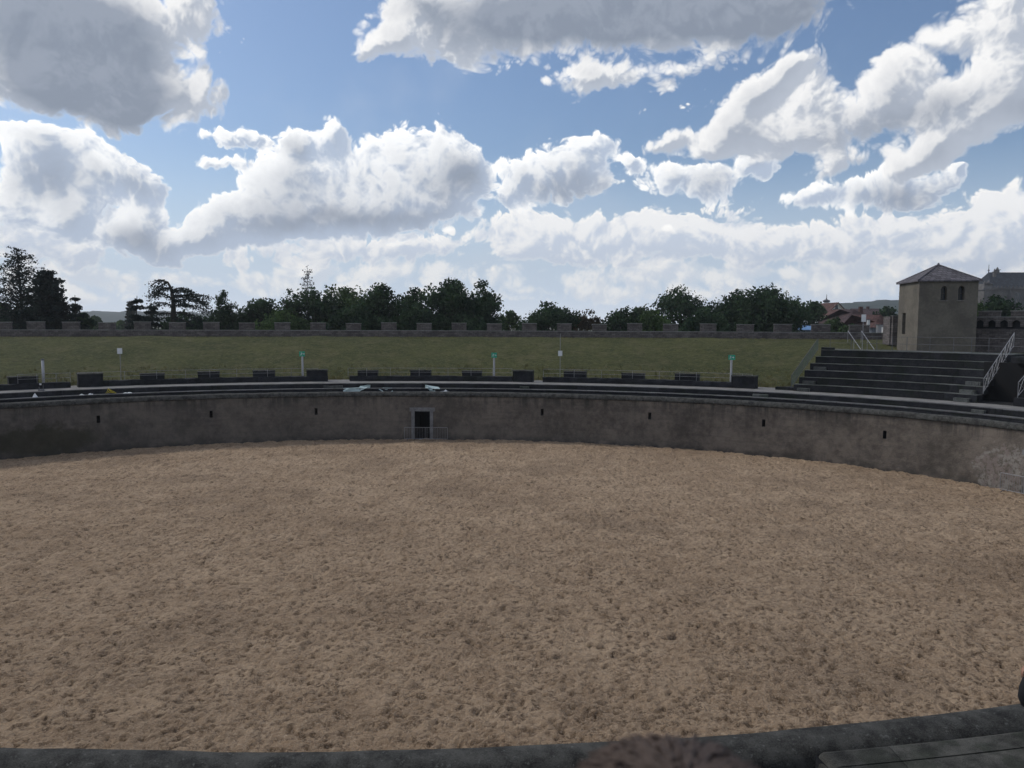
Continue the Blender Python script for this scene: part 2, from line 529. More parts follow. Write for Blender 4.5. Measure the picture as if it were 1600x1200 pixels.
M['sand'] = sand_mat()
M['wall'] = wall_mat()
M['grass'] = grass_mat()
M['field'] = stone('field_ground', (.05, .06, .03), (.10, .10, .05), .05, fine=.6, bump=.0)
M['hill'] = leafmat('hill_forest', (.018, .032, .028), (.04, .06, .045), .02)


# ------------------------------------------------------------------ mesh helpers
class MB:
    def __init__(self):
        self.v, self.f, self.uv = [], [], {}

    def add(self, verts, faces):
        b = len(self.v)
        self.v += [tuple(q) for q in verts]
        self.f += [tuple(b+i for i in fc) for fc in faces]

    def box(self, c, s, rz=0., taper=1.):
        x, y, z = (q/2 for q in s)
        co, si = cos(rz), sin(rz)
        vs = []
        for k in (-1, 1):
            t = taper if k > 0 else 1
            for i, j in ((-1, -1), (1, -1), (1, 1), (-1, 1)):
                a, b = i*x*t, j*y*t
                vs.append((c[0]+a*co-b*si, c[1]+a*si+b*co, c[2]+k*z))
        self.add(vs, [(0, 3, 2, 1), (4, 5, 6, 7), (0, 1, 5, 4), (1, 2, 6, 5), (2, 3, 7, 6), (3, 0, 4, 7)])

    def tube(self, pts, rad, n=6, cap=True):
        pts = [Vector(p) for p in pts]
        if not hasattr(rad, '__len__'):
            rad = [rad]*len(pts)
        base = len(self.v)
        for i, p in enumerate(pts):
            d = (pts[min(i+1, len(pts)-1)]-pts[max(i-1, 0)])
            d = d.normalized() if d.length > 1e-9 else Vector((0, 0, 1))
            a = d.cross(Vector((0, 0, 1)) if abs(d.z) < .9 else Vector((1, 0, 0))).normalized()
            b = d.cross(a)
            for k in range(n):
                t = 2*pi*k/n
                q = p+(a*cos(t)+b*sin(t))*rad[i]
                self.v.append(tuple(q))
        for i in range(len(pts)-1):
            for k in range(n):
                a0 = base+i*n+k
                a1 = base+i*n+(k+1) % n
                self.f.append((a0, a1, a1+n, a0+n))
        if cap:
            self.f.append(tuple(base+k for k in range(n))[::-1])
            self.f.append(tuple(base+(len(pts)-1)*n+k for k in range(n)))

    def build(self, name, mat, parent=None, smooth=False, recalc=False):
        me = bpy.data.meshes.new(name)
        me.from_pydata(self.v, [], self.f)
        me.materials.append(mat)
        if recalc:
            bm = bmesh.new()
            bm.from_mesh(me)
            bmesh.ops.recalc_face_normals(bm, faces=bm.faces)
            bm.to_mesh(me)
            bm.free()
        if smooth:
            me.shade_smooth()
        o = bpy.data.objects.new(name, me)
        COL.objects.link(o)
        if parent:
            o.parent = parent
            if parent.type == 'EMPTY' or parent.parent:
                r = parent
                off = Vector(parent.location)
                while r.parent:
                    r = r.parent
                    off += Vector(r.location)
                me.transform(Matrix.Translation(-off))
        boxuv(me)
        return o


def boxuv(me):
    """metre-scale box mapping"""
    n = len(me.loops)
    if not n or n > 400000:
        return
    vi = np.empty(n, 'i')
    me.loops.foreach_get('vertex_index', vi)
    co = np.empty(len(me.vertices)*3)
    me.vertices.foreach_get('co', co)
    co = co.reshape(-1, 3)
    fn = np.empty(len(me.polygons)*3)
    me.polygons.foreach_get('normal', fn)
    fn = fn.reshape(-1, 3)
    lt = np.empty(len(me.polygons), 'i')
    me.polygons.foreach_get('loop_total', lt)
    ln = np.repeat(fn, lt, axis=0)
    c = co[vi]
    uv = np.empty((n, 2))
    h = np.hypot(ln[:, 0], ln[:, 1])+1e-9
    tx, ty = -ln[:, 1]/h, ln[:, 0]/h
    up = np.abs(ln[:, 2]) > .8
    uv[:, 0] = np.where(up, c[:, 0], c[:, 0]*tx+c[:, 1]*ty)
    uv[:, 1] = np.where(up, c[:, 1], c[:, 2])
    l = me.uv_layers.new(name='UVMap')
    l.data.foreach_set('uv', uv.ravel())


def tag(o, label=None, cat=None, group=None, kind=None):
    if label:
        o['label'] = label
    if cat:
        o['category'] = cat
    if group:
        o['group'] = group
    if kind:
        o['kind'] = kind
    return o


def thing(name, loc, label, cat, group=None):
    o = bpy.data.objects.new(name, None)
    o.location = loc
    o.empty_display_size = .3
    COL.objects.link(o)
    return tag(o, label, cat, group)


def struct(name, mb, mat, **k):
    return tag(mb.build(name, mat, None, **k), kind='structure')


# ------------------------------------------------------------------ arena plan
CX, CY, EA, EB, EROT = -5.503, 35.608, 36.27, 25.94, -.0726


def E(t, o=0.):
    x, y = EA*cos(t), EB*sin(t)
    nx, ny = cos(t)/EA, sin(t)/EB
    n = hypot(nx, ny)
    x += o*nx/n
    y += o*ny/n
    return CX+x*cos(EROT)-y*sin(EROT), CY+x*sin(EROT)+y*cos(EROT)


def pxof(x, y, z):
    z -= EYE
    v = z*cos(PIT)+y*sin(PIT)
    w = y*cos(PIT)-z*sin(PIT)
    return 800+F*(cos(ROLL)*x+sin(ROLL)*v)/w


_TS = [(-.5+(pi+1)*i/1500) for i in range(1501)]


def hit(px, o=0., z=5., near=False):
    """parameter t where the line of sight of column px meets the curve offset o"""
    lo, hi = (-.35, pi+.35) if not near else (pi+.9, 2*pi-.9)
    a, b = lo, hi
    fa = pxof(*E(a, o), z)-px
    for _ in range(40):
        m = (a+b)/2
        fm = pxof(*E(m, o), z)-px
        if (fa > 0) == (fm > 0):
            a, fa = m, fm
        else:
            b = m
    return (a+b)/2


def zat(px, py, o):
    x, y = E(hit(px, o), o)
    d = ray(px, py)
    return EYE+d[2]*y/d[1]


def ring(mb, prof, t0, t1, n, close=False):
    """sweep an (offset, z) profile along the ellipse; uv from arc length"""
    ts = [t0+(t1-t0)*i/n for i in range(n+1)]
    b = len(mb.v)
    k = len(prof)
    for t in ts:
        for o, z in prof:
            mb.v.append((*E(t, o), z))
    for i in range(n):
        for j in range(k-1):
            a = b+i*k+j
            mb.f.append((a, a+1, a+k+1, a+k))
    if close:
        mb.f.append(tuple(b+j for j in range(k)))
        mb.f.append(tuple(b+n*k+j for j in range(k))[::-1])


def ringbox(mb, o0, o1, z0, z1, t0, t1, n=6):
    ring(mb, [(o0, z0), (o0, z1), (o1, z1), (o1, z0), (o0, z0)], t0, t1, n)
    b = len(mb.v)
    k = 5
    mb.f.append(tuple(b-(n+1)*k+j for j in range(4))[::-1])
    mb.f.append(tuple(b-k+j for j in range(4)))


def outer(px):
    """outer curve (battlement wall) on the line of sight of column px"""
    u = (px-800)/F
    cx, cy, a, b = -8., 38., 90., 49.
    # (uY-cx)^2/a^2 + (Y-cy)^2/b^2 = 1
    A_ = u*u/a/a+1/b/b
    B_ = -2*u*cx/a/a-2*cy/b/b
    C_ = cx*cx/a/a+cy*cy/b/b-1
    Y = (-B_+math.sqrt(B_*B_-4*A_*C_))/2/A_
    return Vector((u*Y, Y, 0))


ZW = 3.93      # top of the arena wall coping
ZT = 4.13      # first tread
ZP = 4.50      # walkway
TAU = 2*pi

# ------------------------------------------------------------------ sand floor
def sand():
    xs = np.arange(-43.5, 32.6, .085)
    ys, y, s = [], 8.6, .05
    while y < 63.2:
        ys.append(y)
        s = .05+max(0, y-16)*.0055
        y += s
    ys = np.array(ys)
    X, Y = np.meshgrid(xs, ys)
    H = np.zeros_like(X)
    Hol = np.zeros_like(X)
    # value noise helper
    def vn(sc, seed):
        r = np.random.default_rng(seed)
        g = r.random((int(60*sc)+8, int(80*sc)+8))
        u = (X+44)*sc
        v = (Y-8)*sc
        i, j = u.astype(int), v.astype(int)
        fu, fv = u-i, v-j
        fu, fv = fu*fu*(3-2*fu), fv*fv*(3-2*fv)
        return ((g[j, i]*(1-fu)+g[j, i+1]*fu)*(1-fv)+(g[j+1, i]*(1-fu)+g[j+1, i+1]*fu)*fv)-.5
    H += vn(.35, 1)*.06+vn(1.3, 2)*.08+vn(3.1, 3)*.10+vn(6.5, 4)*.08
    # hoof and foot prints: a hollow with a pushed-up rim
    n = 52000
    px = RNG.uniform(-43, 32, n)
    py = 8.6+(RNG.random(n)**1.35)*50
    rr = RNG.uniform(.06, .15, n)
    an = RNG.uniform(0, pi, n)
    dp = RNG.uniform(.02, .08, n)
    for a, b, r, th, d in zip(px, py, rr, an, dp):
        j0, j1 = np.searchsorted(ys, (b-2*r, b+2*r))
        i0, i1 = int((a-2*r+43.5)/.085), int((a+2*r+43.5)/.085)+1
        if j1 <= j0 or i0 < 0:
            continue
        dx = X[j0:j1, i0:i1]-a
        dy = Y[j0:j1, i0:i1]-b
        q = ((dx*cos(th)+dy*sin(th))/r)**2+((-dx*sin(th)+dy*cos(th))/(r*.68))**2
        g = np.exp(-q*1.6)
        H[j0:j1, i0:i1] += 1.4*d*(-g+.75*q*np.exp(-q*1.1))
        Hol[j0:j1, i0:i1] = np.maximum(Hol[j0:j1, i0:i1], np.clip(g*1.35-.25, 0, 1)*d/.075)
    co, si = cos(-EROT), sin(-EROT)
    lx, ly = (X-CX)*co-(Y-CY)*si, (X-CX)*si+(Y-CY)*co
    rad = np.sqrt((lx/EA)**2+(ly/EB)**2)
    keep = rad < 1.015
    idx = -np.ones(X.shape, int)
    idx[keep] = np.arange(keep.sum())
    V = np.stack([X[keep], Y[keep], H[keep]], 1)
    q = np.stack([idx[:-1, :-1], idx[:-1, 1:], idx[1:, 1:], idx[1:, :-1]], -1).reshape(-1, 4)
    q = q[(q >= 0).all(1)]
    me = bpy.data.meshes.new('sand')
    me.vertices.add(len(V))
    me.vertices.foreach_set('co', V.ravel())
    me.loops.add(q.size)
    me.loops.foreach_set('vertex_index', q.ravel().astype('i'))
    me.polygons.add(len(q))
    me.polygons.foreach_set('loop_start', np.arange(0, q.size, 4, dtype='i'))
    me.update(calc_edges=True)
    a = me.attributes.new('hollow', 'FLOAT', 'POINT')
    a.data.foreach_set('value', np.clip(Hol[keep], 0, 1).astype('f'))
    me.shade_smooth()
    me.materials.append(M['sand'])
    o = bpy.data.objects.new('sand', me)
    COL.objects.link(o)
    tag(o, kind='structure')


sand()

# ------------------------------------------------------------------ ground outside, grass bank
def ground():
    mb = MB()
    n = 96
    rad = [0, 6, 20, 60, 150, 400, 1200, 3500]
    for i in range(n):
        t = TAU*i/n
        x, y = 90*cos(t)-8, 49*sin(t)+38
        l = hypot(cos(t)*49, sin(t)*90)
        for r in rad:
            mb.v.append((x+cos(t)*r, y+sin(t)*r, 3.0))
    k = len(rad)
    for i in range(n):
        for j in range(k-1):
            a, b = i*k+j, ((i+1) % n)*k+j
            mb.f.append((a, a+1, b+1, b))
    struct('ground', mb, M['field'])


ground()


def bank_line(t, s):
    """point of the grass bank: s=0 at its foot, 1 at the battlement wall"""
    x0, y0 = E(t, 6.4)
    # outward to the outer ellipse
    x1, y1 = E(t, 60.)
    lo, hi = 0., 1.
    for _ in range(18):
        m = (lo+hi)/2
        x, y = x0+(x1-x0)*m, y0+(y1-y0)*m
        if ((x+8)/90)**2+((y-38)/49)**2 < 1:
            lo = m
        else:
            hi = m
    k = lo*s
    return x0+(x1-x0)*k, y0+(y1-y0)*k


def bank():
    mb = MB()
    prof = [(0, 4.45), (.03, 4.5), (.10, 4.8), (.2, 5.25), (.35, 5.95), (.5, 6.6), (.65, 7.2), (.8, 7.7), (.9, 7.9), (.955, 7.95), (1.01, 7.95)]
    fine = []
    for (a, za), (b, zb) in zip(prof, prof[1:]):
        for i in range(3):
            k = i/3
            fine.append((a+(b-a)*k, za+(zb-za)*k))
    fine.append(prof[-1])
    n = 240
    r = random.Random(3)
    K = len(fine)
    for i in range(n+1):
        t = -.45+(pi+.9)*i/n
        for s, z in fine:
            x, y = bank_line(t, s)
            w = .0 if s < .02 or s > .93 else 1
            zz = z+w*(r.uniform(-.05, .05)+.09*sin(x*.31+y*.17)+.06*sin(x*.73-1))
            mb.v.append((x, y, zz))
    for i in range(n):
        for j in range(K-1):
            a = i*K+j
            mb.f.append((a, a+1, a+K+1, a+K))
    o = mb.build('grass_bank', M['grass'], None, smooth=True)
    tag(o, kind='structure')


bank()

# longer grass and weeds at the foot and on the crest of the bank
def weeds():
    mb = MB()
    r = random.Random(11)

    def tuft(x, y, z, h, n):
        for _ in range(n):
            a = r.uniform(0, TAU)
            q = r.uniform(0, .16)
            bx, by = x+cos(a)*q, y+sin(a)*q
            lx, ly = r.uniform(-.12, .12), r.uniform(-.12, .12)
            w = r.uniform(.012, .03)
            hh = h*r.uniform(.5, 1)
            b = r.uniform(0, pi)
            mb.add([(bx-w*cos(b), by-w*sin(b), z), (bx+w*cos(b), by+w*sin(b), z), (bx+lx, by+ly, z+hh)], [(0, 1, 2)])
    for _ in range(2600):
        px = r.uniform(-60, 1700)
        s = r.choice([r.uniform(0, .05), r.uniform(0, .3)**1.3])
        x, y = bank_line(hit(px, 6.4), s)
        z = 4.45+s*5.2
        tuft(x, y, z-.05, r.uniform(.08, .30) if r.random() < .8 else .5, 12)
    for _ in range(1500):
        px = r.uniform(-60, 1700)
        x, y = bank_line(hit(px, 6.4), r.uniform(.94, .99))
        tuft(x, y, 7.93, r.uniform(.05, .16), 9)
    tag(mb.build('grass', M['grass_dry']), 'tufts of longer dry grass along the foot and crest of the bank', 'grass', kind='stuff')


M['grass_dry'] = leafmat('dry_grass_blades', (.10, .10, .045), (.22, .20, .10), .6)
weeds()

# ------------------------------------------------------------------ arena wall with coping, slit windows and doorways
def arena_wall():
    root = thing('arena_wall', (*E(pi/2), 0), 'grey-brown rendered wall with a rounded coping curving round the sand arena', 'wall')
    slits = [(154, 655), (330, 647), (494, 643), (847, 644), (1015, 650), (1193, 661), (1382, 679)]
    holes = []
    for px, py in slits:
        t = hit(px, 0, 2)
        z = zat(px, py, 0)
        holes.append(('slit', t, .115, z-.27, z+.27))
    td = hit(660, 0, 1)
    holes.append(('door', td, .63, -.3, 2.32))
    td2 = hit(1630, 0, 1)
    holes.append(('door', td2, .75, -.3, 2.2))

    def dt(t):     # metres per unit t
        a, b = E(t-.001), E(t+.001)
        return hypot(a[0]-b[0], a[1]-b[1])/.002
    hs = [(k, t-w/dt(t), t+w/dt(t), z0, z1) for k, t, w, z0, z1 in holes]
    ts = sorted(set([TAU*i/460-1.2 for i in range(461)]) | set(q for h in hs for q in h[1:3]))
    zs = sorted({-.3, .0, .9, 1.6, 2.9, 3.58} | {q for h in hs for q in h[3:5]})
    mb = MB()
    for t in ts:
        for z in zs:
            mb.v.append((*E(t, 0), z))
    K = len(zs)
    for i in range(len(ts)-1):
        tm = (ts[i]+ts[i+1])/2
        for j in range(K-1):
            zm = (zs[j]+zs[j+1])/2
            if any(a < tm < b and c < zm < d for _, a, b, c, d in hs):
                continue
            a = i*K+j
            mb.f.append((a, a+1, a+K+1, a+K))
    mb.build('wall_face', M['wall'], root, smooth=True)
    # recesses
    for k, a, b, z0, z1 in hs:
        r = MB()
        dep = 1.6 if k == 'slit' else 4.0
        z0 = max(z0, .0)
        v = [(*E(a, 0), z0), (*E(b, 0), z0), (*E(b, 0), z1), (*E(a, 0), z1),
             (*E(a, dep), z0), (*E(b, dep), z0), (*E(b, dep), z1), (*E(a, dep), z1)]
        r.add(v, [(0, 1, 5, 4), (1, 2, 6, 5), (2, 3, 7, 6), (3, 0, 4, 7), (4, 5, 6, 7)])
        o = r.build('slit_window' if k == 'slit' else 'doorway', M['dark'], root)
    # stone door surrounds
    for t, hw, h in ((td, .63, 2.32), (td2, .75, 2.2)):
        s = MB()
        d = 1/dt(t)
        for sg in (-1, 1):
            c = t+sg*(hw+.13)*d
            ringbox(s, -.10, .12, -.05, h, c-.13*d, c+.13*d, 2)
        ringbox(s, -.12, .12, h+.002, h+.30, t-(hw+.40)*d, t+(hw+.40)*d, 4)
        s.build('door_surround', M['surround'], root)
        # weathered relieving arch above the lintel
        ar = MB()
        for q in (0, 1, 3, 4, 5, 7):
            an = pi*(q+.5)/9
            c = t+cos(an)*.62*d
            z = h+.34+sin(an)*.42
            ringbox(ar, -.015, .05, z-.03, z+.03, c-.07*d, c+.07*d, 1)
        ar.build('relieving_arch', M['tower'], root)
    # broken edges of the render round the far door
    # rounded coping
    cp = MB()
    prof = [(0.0, 3.52)]
    for q in range(0, 13):
        an = pi*1.03-q*pi*1.05/12
        prof.append((.31+.385*cos(an), 3.55+.38*max(sin(an), -.1)**.8 if sin(an) > 0 else 3.55))
    prof.append((.695, 3.30))
    ring(cp, prof, -1.2, TAU-1.2, 460)
    # tiny irregularity of each block
    r = random.Random(5)
    k = len(prof)
    off = 0
    for i in range(461):
        if i % 4 == 0:
            off = r.uniform(-.012, .012)
        for j in range(k):
            x, y, z = cp.v[i*k+j]
            cp.v[i*k+j] = (x, y, z+off)
    cp.build('coping', M['coping'], root, smooth=True)
    return td, td2, dt


TD, TD2, DT = arena_wall()

# ------------------------------------------------------------------ tiers and walkway
def tiers():
    # aisle (a break in the tiers) right in front of the stand on the near side
    ta = hit(1287, 1.6, 4.5, True)
    tb = hit(1080, 1.6, 4.5, True)
    lo, hi = ta, tb-TAU
    if ta < pi:
        pass
    # tiers run from ta round the far side back to tb
    t0, t1 = ta, tb+TAU if tb < ta else tb
    root = thing('stone_tiers', (*E(pi/2, 1), 4), 'two low dark stone tiers with worn treads between arena wall and walkway', 'seating')
    mb = MB()
    ring(mb, [(.60, 3.32), (.90, 3.32), (.90, ZT-.05)], -.75, pi+.75, 300)
    ring(mb, [(.60, 3.32), (1.62, 3.32), (4.6, 3.31)], pi+.75, TAU-.75, 200)
    for s in (-.75, pi+.75):
        b = len(mb.v)
        mb.v += [(*E(s, o), z) for o, z in ((.9, 3.3), (1.6, 3.3), (1.6, ZT), (.9, ZT))]
        mb.f.append((b, b+1, b+2, b+3))
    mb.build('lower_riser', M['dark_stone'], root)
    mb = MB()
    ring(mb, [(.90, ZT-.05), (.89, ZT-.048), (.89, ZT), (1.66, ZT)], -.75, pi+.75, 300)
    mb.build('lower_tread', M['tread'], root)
    return ta, tb


TA, TB = tiers()


def fix(t):
    while t < TB-1e-6:
        t += TAU
    return t


def tiers2():
    # full circle except the aisle between TB and TA (near side)
    a, b = sorted((TA, TB))          # aisle interval in (pi, 2pi)
    segs = [(b, a+TAU)]
    root = bpy.data.objects['stone_tiers']
    pr = [(1.61, ZP-.24), (1.575, ZP-.19), (1.56, ZP-.13), (1.575, ZP-.07), (1.61, ZP-.03), (1.67, ZP-.006), (1.74, ZP), (1.95, ZP), (1.955, ZP-.012), (1.968, ZP-.012), (1.975, ZP)]
    far = (-.75, pi+.75)
    pf = [(1.60, ZP-.05), (1.585, ZP-.048), (1.585, ZP), (1.98, ZP)]
    for k, (s0, s1, n, mt) in enumerate(((far[0], far[1], 300, 'tread'), (far[1], a, 90, 'bench'), (b, far[0]+TAU, 90, 'bench'))):
        mb, tr = MB(), MB()
        e = .10/DT(s0)
        c0, c1 = (s0, s1)
        ring(mb, [(1.61, 3.3), (1.61, ZP-.24 if k else ZP-.04)], c0, c1, n)
        ring(tr, pr if k else pf, c0, c1, n)
        if k:                                  # rounded end stone beside the aisle
            te = a if k == 1 else b
            dr = 1 if k == 1 else -1
            base = len(mb.v)
            te2 = te+dr*.095/DT(te)
            mb.v += [(*E(te2, 1.6), 3.3), (*E(te2, 4.52), 3.3), (*E(te2, 4.52), ZP-.06), (*E(te2, 1.6), ZP-.06)]
            mb.f.append((base, base+1, base+2, base+3))
            q0 = len(tr.v)
            pe = pr+[(4.52, ZP)]
            for j in range(7):
                an = pi/2*j/6
                tt = te+dr*.10*sin(an)/DT(te)
                for o, z in pe:
                    kf = 1-cos(an)
                    tr.v.append((*E(tt, o+(.14*kf if o < 1.9 else 0)), z-(.10*kf if z > ZP-.2 else 0)))
            w_ = len(pe)
            for j in range(6):
                for c in range(w_-1):
                    p = q0+j*w_+c
                    tr.f.append((p, p+1, p+w_+1, p+w_))
        mb.build('upper_riser', M['dark_stone'], root)
        tr.build('nosing', M[mt], root, smooth=False)
    wk = MB()
    ring(wk, [(1.975, ZP), (2.8, ZP), (4.02, ZP), (5.2, ZP-.03), (6.6, ZP-.04)], -.75, pi+.75, 300)
    struct('walkway', wk, M['path'])
    for s0, s1 in ((far[1], a), (b, far[0]+TAU)):
        wk = MB()
        ring(wk, [(1.975, ZP), (2.8, ZP), (4.5, ZP)], s0, s1, 90)
        wk.build('near_paving', M['bench'], root)
    # steps going down in the aisle
    for i, (o0, o1, z) in enumerate(((1.75, 2.25, 3.75), (2.25, 2.8, 4.0), (2.8, 3.4, 4.25), (3.4, 4.5, ZP))):
        st = MB()
        ringbox(st, o0, o1, 3.3, z-.003, a+.004, b-.004, 10)
        st.build('aisle_step', M['bench'], root)
    return a, b


AI0, AI1 = tiers2()

# ------------------------------------------------------------------ low walls behind the walkway
def rough(mb, amt, seed):
    r = random.Random(seed)
    key = {}
    for i, (x, y, z) in enumerate(mb.v):
        k = (round(x, 2), round(y, 2), round(z, 2))
        if k not in key:
            key[k] = (r.uniform(-amt, amt), r.uniform(-amt, amt), r.uniform(-amt, amt))
        d = key[k]
        mb.v[i] = (x+d[0], y+d[1], z+d[2])


LOW = [(-60, 110, 'leftmost low dark stone wall behind the walkway, ending at the pale gap'),
       (122, 512, 'long low dark stone wall under the left row of stone seat blocks'),
       (546, 800, 'low dark stone wall between the grass gaps, above the arena doorway'),
       (848, 1168, 'long low dark stone wall right of the square block, running to the paved gap')]
for i, (a, b, lab) in enumerate(LOW):
    t0, t1 = hit(a, 4), hit(b, 4)
    root = thing('low_wall', (*E((t0+t1)/2, 4.2), ZP), lab, 'wall', 'low walls behind the walkway')
    n = max(4, int(abs(b-a)/9))
    mb = MB()
    ring(mb, [(4.0, ZP-.1), (4.0, 4.72), (4.02, 4.93), (4.28, 4.95), (4.62, 4.94), (4.65, ZP-.1)], t0, t1, n, True)
    rough(mb, .035, i)
    mb.build('masonry', M['dark_stone'], root)

# ------------------------------------------------------------------ stone seat blocks on the walls
def pxblock(a, b, o0, o1, z0, z1, lab, full=False, seed=0):
    t0, t1 = hit(a, o0), hit(b, o0)
    c = (*E((t0+t1)/2, (o0+o1)/2), z0)
    root = thing('stone_block', c, lab, 'stone block', 'dark stone blocks along the low walls')
    mb = MB()
    cap = .09
    ringbox(mb, o0, o1, z0, z1-cap, t0, t1, 4)
    rough(mb, .018, seed)
    mb.build('block', M['dark_stone'], root)
    cp = MB()
    e = .03*(1 if t1 > t0 else -1)/DT(t0)
    ringbox(cp, o0-.03, o1+.03, z1-cap+.002, z1, t0-e, t1+e, 4)
    rough(cp, .012, seed+50)
    cp.build('cap_slab', M['coping'], root)
    return root


BL = [(14, 60, 'leftmost stone block on the low wall, left of the stout white post'),
      (219, 257, 'stone block on the low wall just right of the left white square sign'),
      (309, 343, 'stone block on the low wall midway between left white sign and left green sign'),
      (395, 429, 'stone block on the low wall left of the left green sign'),
      (559, 590, 'stone block on the low wall left above the arena doorway'),
      (641, 673, 'stone block on the low wall straight above the arena doorway'),
      (722, 752, 'stone block on the low wall left of the middle green sign'),
      (881, 915, 'stone block on the low wall just right of the middle white square sign'),
      (971, 1006, 'stone block on the low wall midway between middle white sign and right green sign'),
      (1054, 1091, 'stone block on the low wall left of the right green sign')]
for i, (a, b, lab) in enumerate(BL):
    pxblock(a, b, 4.32, 5.0, 4.90, 5.44+[.03, -.04, .02, .05, -.02, 0, -.05, .03, -.03, .04][i], lab, seed=i)
pxblock(122, 161, 3.92, 4.9, ZP-.08, 5.55, 'large square stone block right of the pale gap in the low wall', seed=20)
pxblock(479, 511, 4.05, 4.9, 4.6, 5.52, 'tall stone block at the end of the low wall right of the left green sign', seed=21)
pxblock(801, 832, 3.95, 4.9, ZP-.08, 5.50, 'square full-height stone block right of the middle green sign', seed=22)
pxblock(1143, 1180, 3.98, 4.9, ZP-.05, 5.50, 'rightmost stone block beside the right green sign and the paved gap', seed=23)

# ------------------------------------------------------------------ thin wire railings above the low walls
def railing(pts, h, name, lab, cat, group=None, rails=(1., .5), rad=.013, post=.016, mat='metal', every=1):
    c = pts[0]
    root = thing(name, c, lab, cat, group)
    for k in range(0, len(pts), every):
        p = pts[k]
        m = MB()
        m.tube([p, p+Vector((0, 0, h))], post, 6)
        m.build('post', M[mat], root)
    for f in rails:
        m = MB()
        m.tube([p+Vector((0, 0, h*f)) for p in pts], rad, 5)
        m.build('rail', M[mat], root)
    return root


RL = [((28, 58, 88, 110), 'thin wire railing on the leftmost low wall'),
      ((122, 145, 195, 245, 290, 328, 370, 418, 455, 497), 'thin wire railing along the low wall left of the left green sign'),
      ((544, 573, 610, 655, 700, 736, 770, 800), 'thin wire railing along the low wall above the arena doorway'),
      ((849, 897, 940, 988, 1030, 1062, 1088, 1142, 1160, 1175), 'thin wire railing along the low wall left of the right green sign')]
for pp, lab in RL:
    pts = []
    for p in pp:
        t = hit(p, 4.28)
        pts.append(Vector((*E(t, 4.28), 4.9)))
    railing(pts, .72, 'wire_railing', lab, 'railing', 'wire railings on the low walls')

# ------------------------------------------------------------------ sign posts
def facing(p):
    return atan2(p[0], p[1])*-1.


def green_sign(px, top, bot, o, lab, w=.48, h=.44):
    t = hit(px, o)
    x, y = E(t, o)
    zt = zat(px, top, o)
    zb = 4.5
    root = thing('green_sign', (x, y, zb), lab, 'sign', 'green arrow signs on white poles')
    m = MB()
    m.tube([(x, y, zb), (x, y, zt-h+.02)], .085, 10)
    m.build('pole', M['polewhite'], root, smooth=False)
    rz = facing((x, y))
    pl = MB()
    pl.box((x, y-.09, zt-h/2), (w, .03, h), rz)
    p = pl.build('sign_panel', M['green'], root)
    # pictogram: running figure / arrow strokes, raised enamel
    mk = MB()
    co, si = cos(rz), sin(rz)

    def bar(u, v, l, th, ang):
        cx, cz = u, v
        a = ang
        hx, hz = l/2*cos(a), l/2*sin(a)
        nx, nz = -sin(a)*th/2, cos(a)*th/2
        q = [(cx-hx-nx, cz-hz-nz), (cx+hx-nx, cz+hz-nz), (cx+hx+nx, cz+hz+nz), (cx-hx+nx, cz-hz+nz)]
        vs = []
        for d in (-.109, -.112):
            for a_, b_ in q:
                vs.append((x+a_*co-d*si, y+a_*si+d*co, zt-h/2+b_))
        mk.add(vs, [(0, 1, 2, 3), (7, 6, 5, 4), (0, 4, 5, 1), (1, 5, 6, 2), (2, 6, 7, 3), (3, 7, 4, 0)])
    bar(-.09, .10, .05, .05, .3)
    bar(-.09, .02, .13, .04, 1.3)
    bar(-.13, -.07, .12, .03, .9)
    bar(-.05, -.07, .12, .03, -1.0)
    bar(-.03, .05, .12, .028, .3)
    bar(.11, .0, .14, .04, 0)
    bar(.155, .03, .08, .035, -.8)
    bar(.155, -.03, .08, .035, .8)
    mk.build('pictogram', M['white'], p)


green_sign(473, 549, 588, 5.3, 'green arrow sign on a white pole, left of the three along the walkway')
green_sign(772, 551, 588, 5.3, 'green arrow sign on a white pole, near the middle of the picture')
green_sign(1142, 554.5, 596, 4.9, 'green arrow sign on a white pole by the rightmost stone block', .52, .40)


def white_sign(px, top, o, zb, lab, w=.36, h=.46, up=.0, ztop=None, pr=.025):
    t = hit(px, o)
    x, y = E(t, o)
    zt = zat(px, top, o) if ztop is None else ztop
    root = thing('white_sign', (x, y, zb), lab, 'sign', 'small white square signs on thin poles')
    m = MB()
    m.tube([(x, y, zb), (x, y, zt+up)], pr, 8)
    m.build('pole', M['metal'], root)
    p = MB()
    p.box((x, y-.05, zt-h/2), (w, .02, h), facing((x, y)))
    p.build('sign_panel', M['white'], root)


white_sign(189, 544, 5.6, 4.5, 'small blank white sign on a thin pole at the left, before the grass bank')
white_sign(875, 548, 5.6, 4.5, 'small blank white sign on a thin pole, middle of the walkway', up=1.5)
white_sign(1345, 491.5, 8.2, 7.4, 'small blank white sign on a thin pole at the top of the right grandstand', .32, .55)

x, y = E(hit(68, 5.3), 5.3)
zt = zat(68, 561, 5.3)
root = thing('white_post', (x, y, 4.5), 'stout whitish post with a dark top band behind the leftmost low wall', 'post')
m = MB()
m.tube([(x, y, 4.4), (x, y, zt-.1)], .10, 10)
m.build('shaft', M['polewhite'], root, smooth=True)
m = MB()
m.tube([(x, y, zt-.1), (x, y, zt)], .12, 10)
m.build('top_band', M['metal_dark'], root)

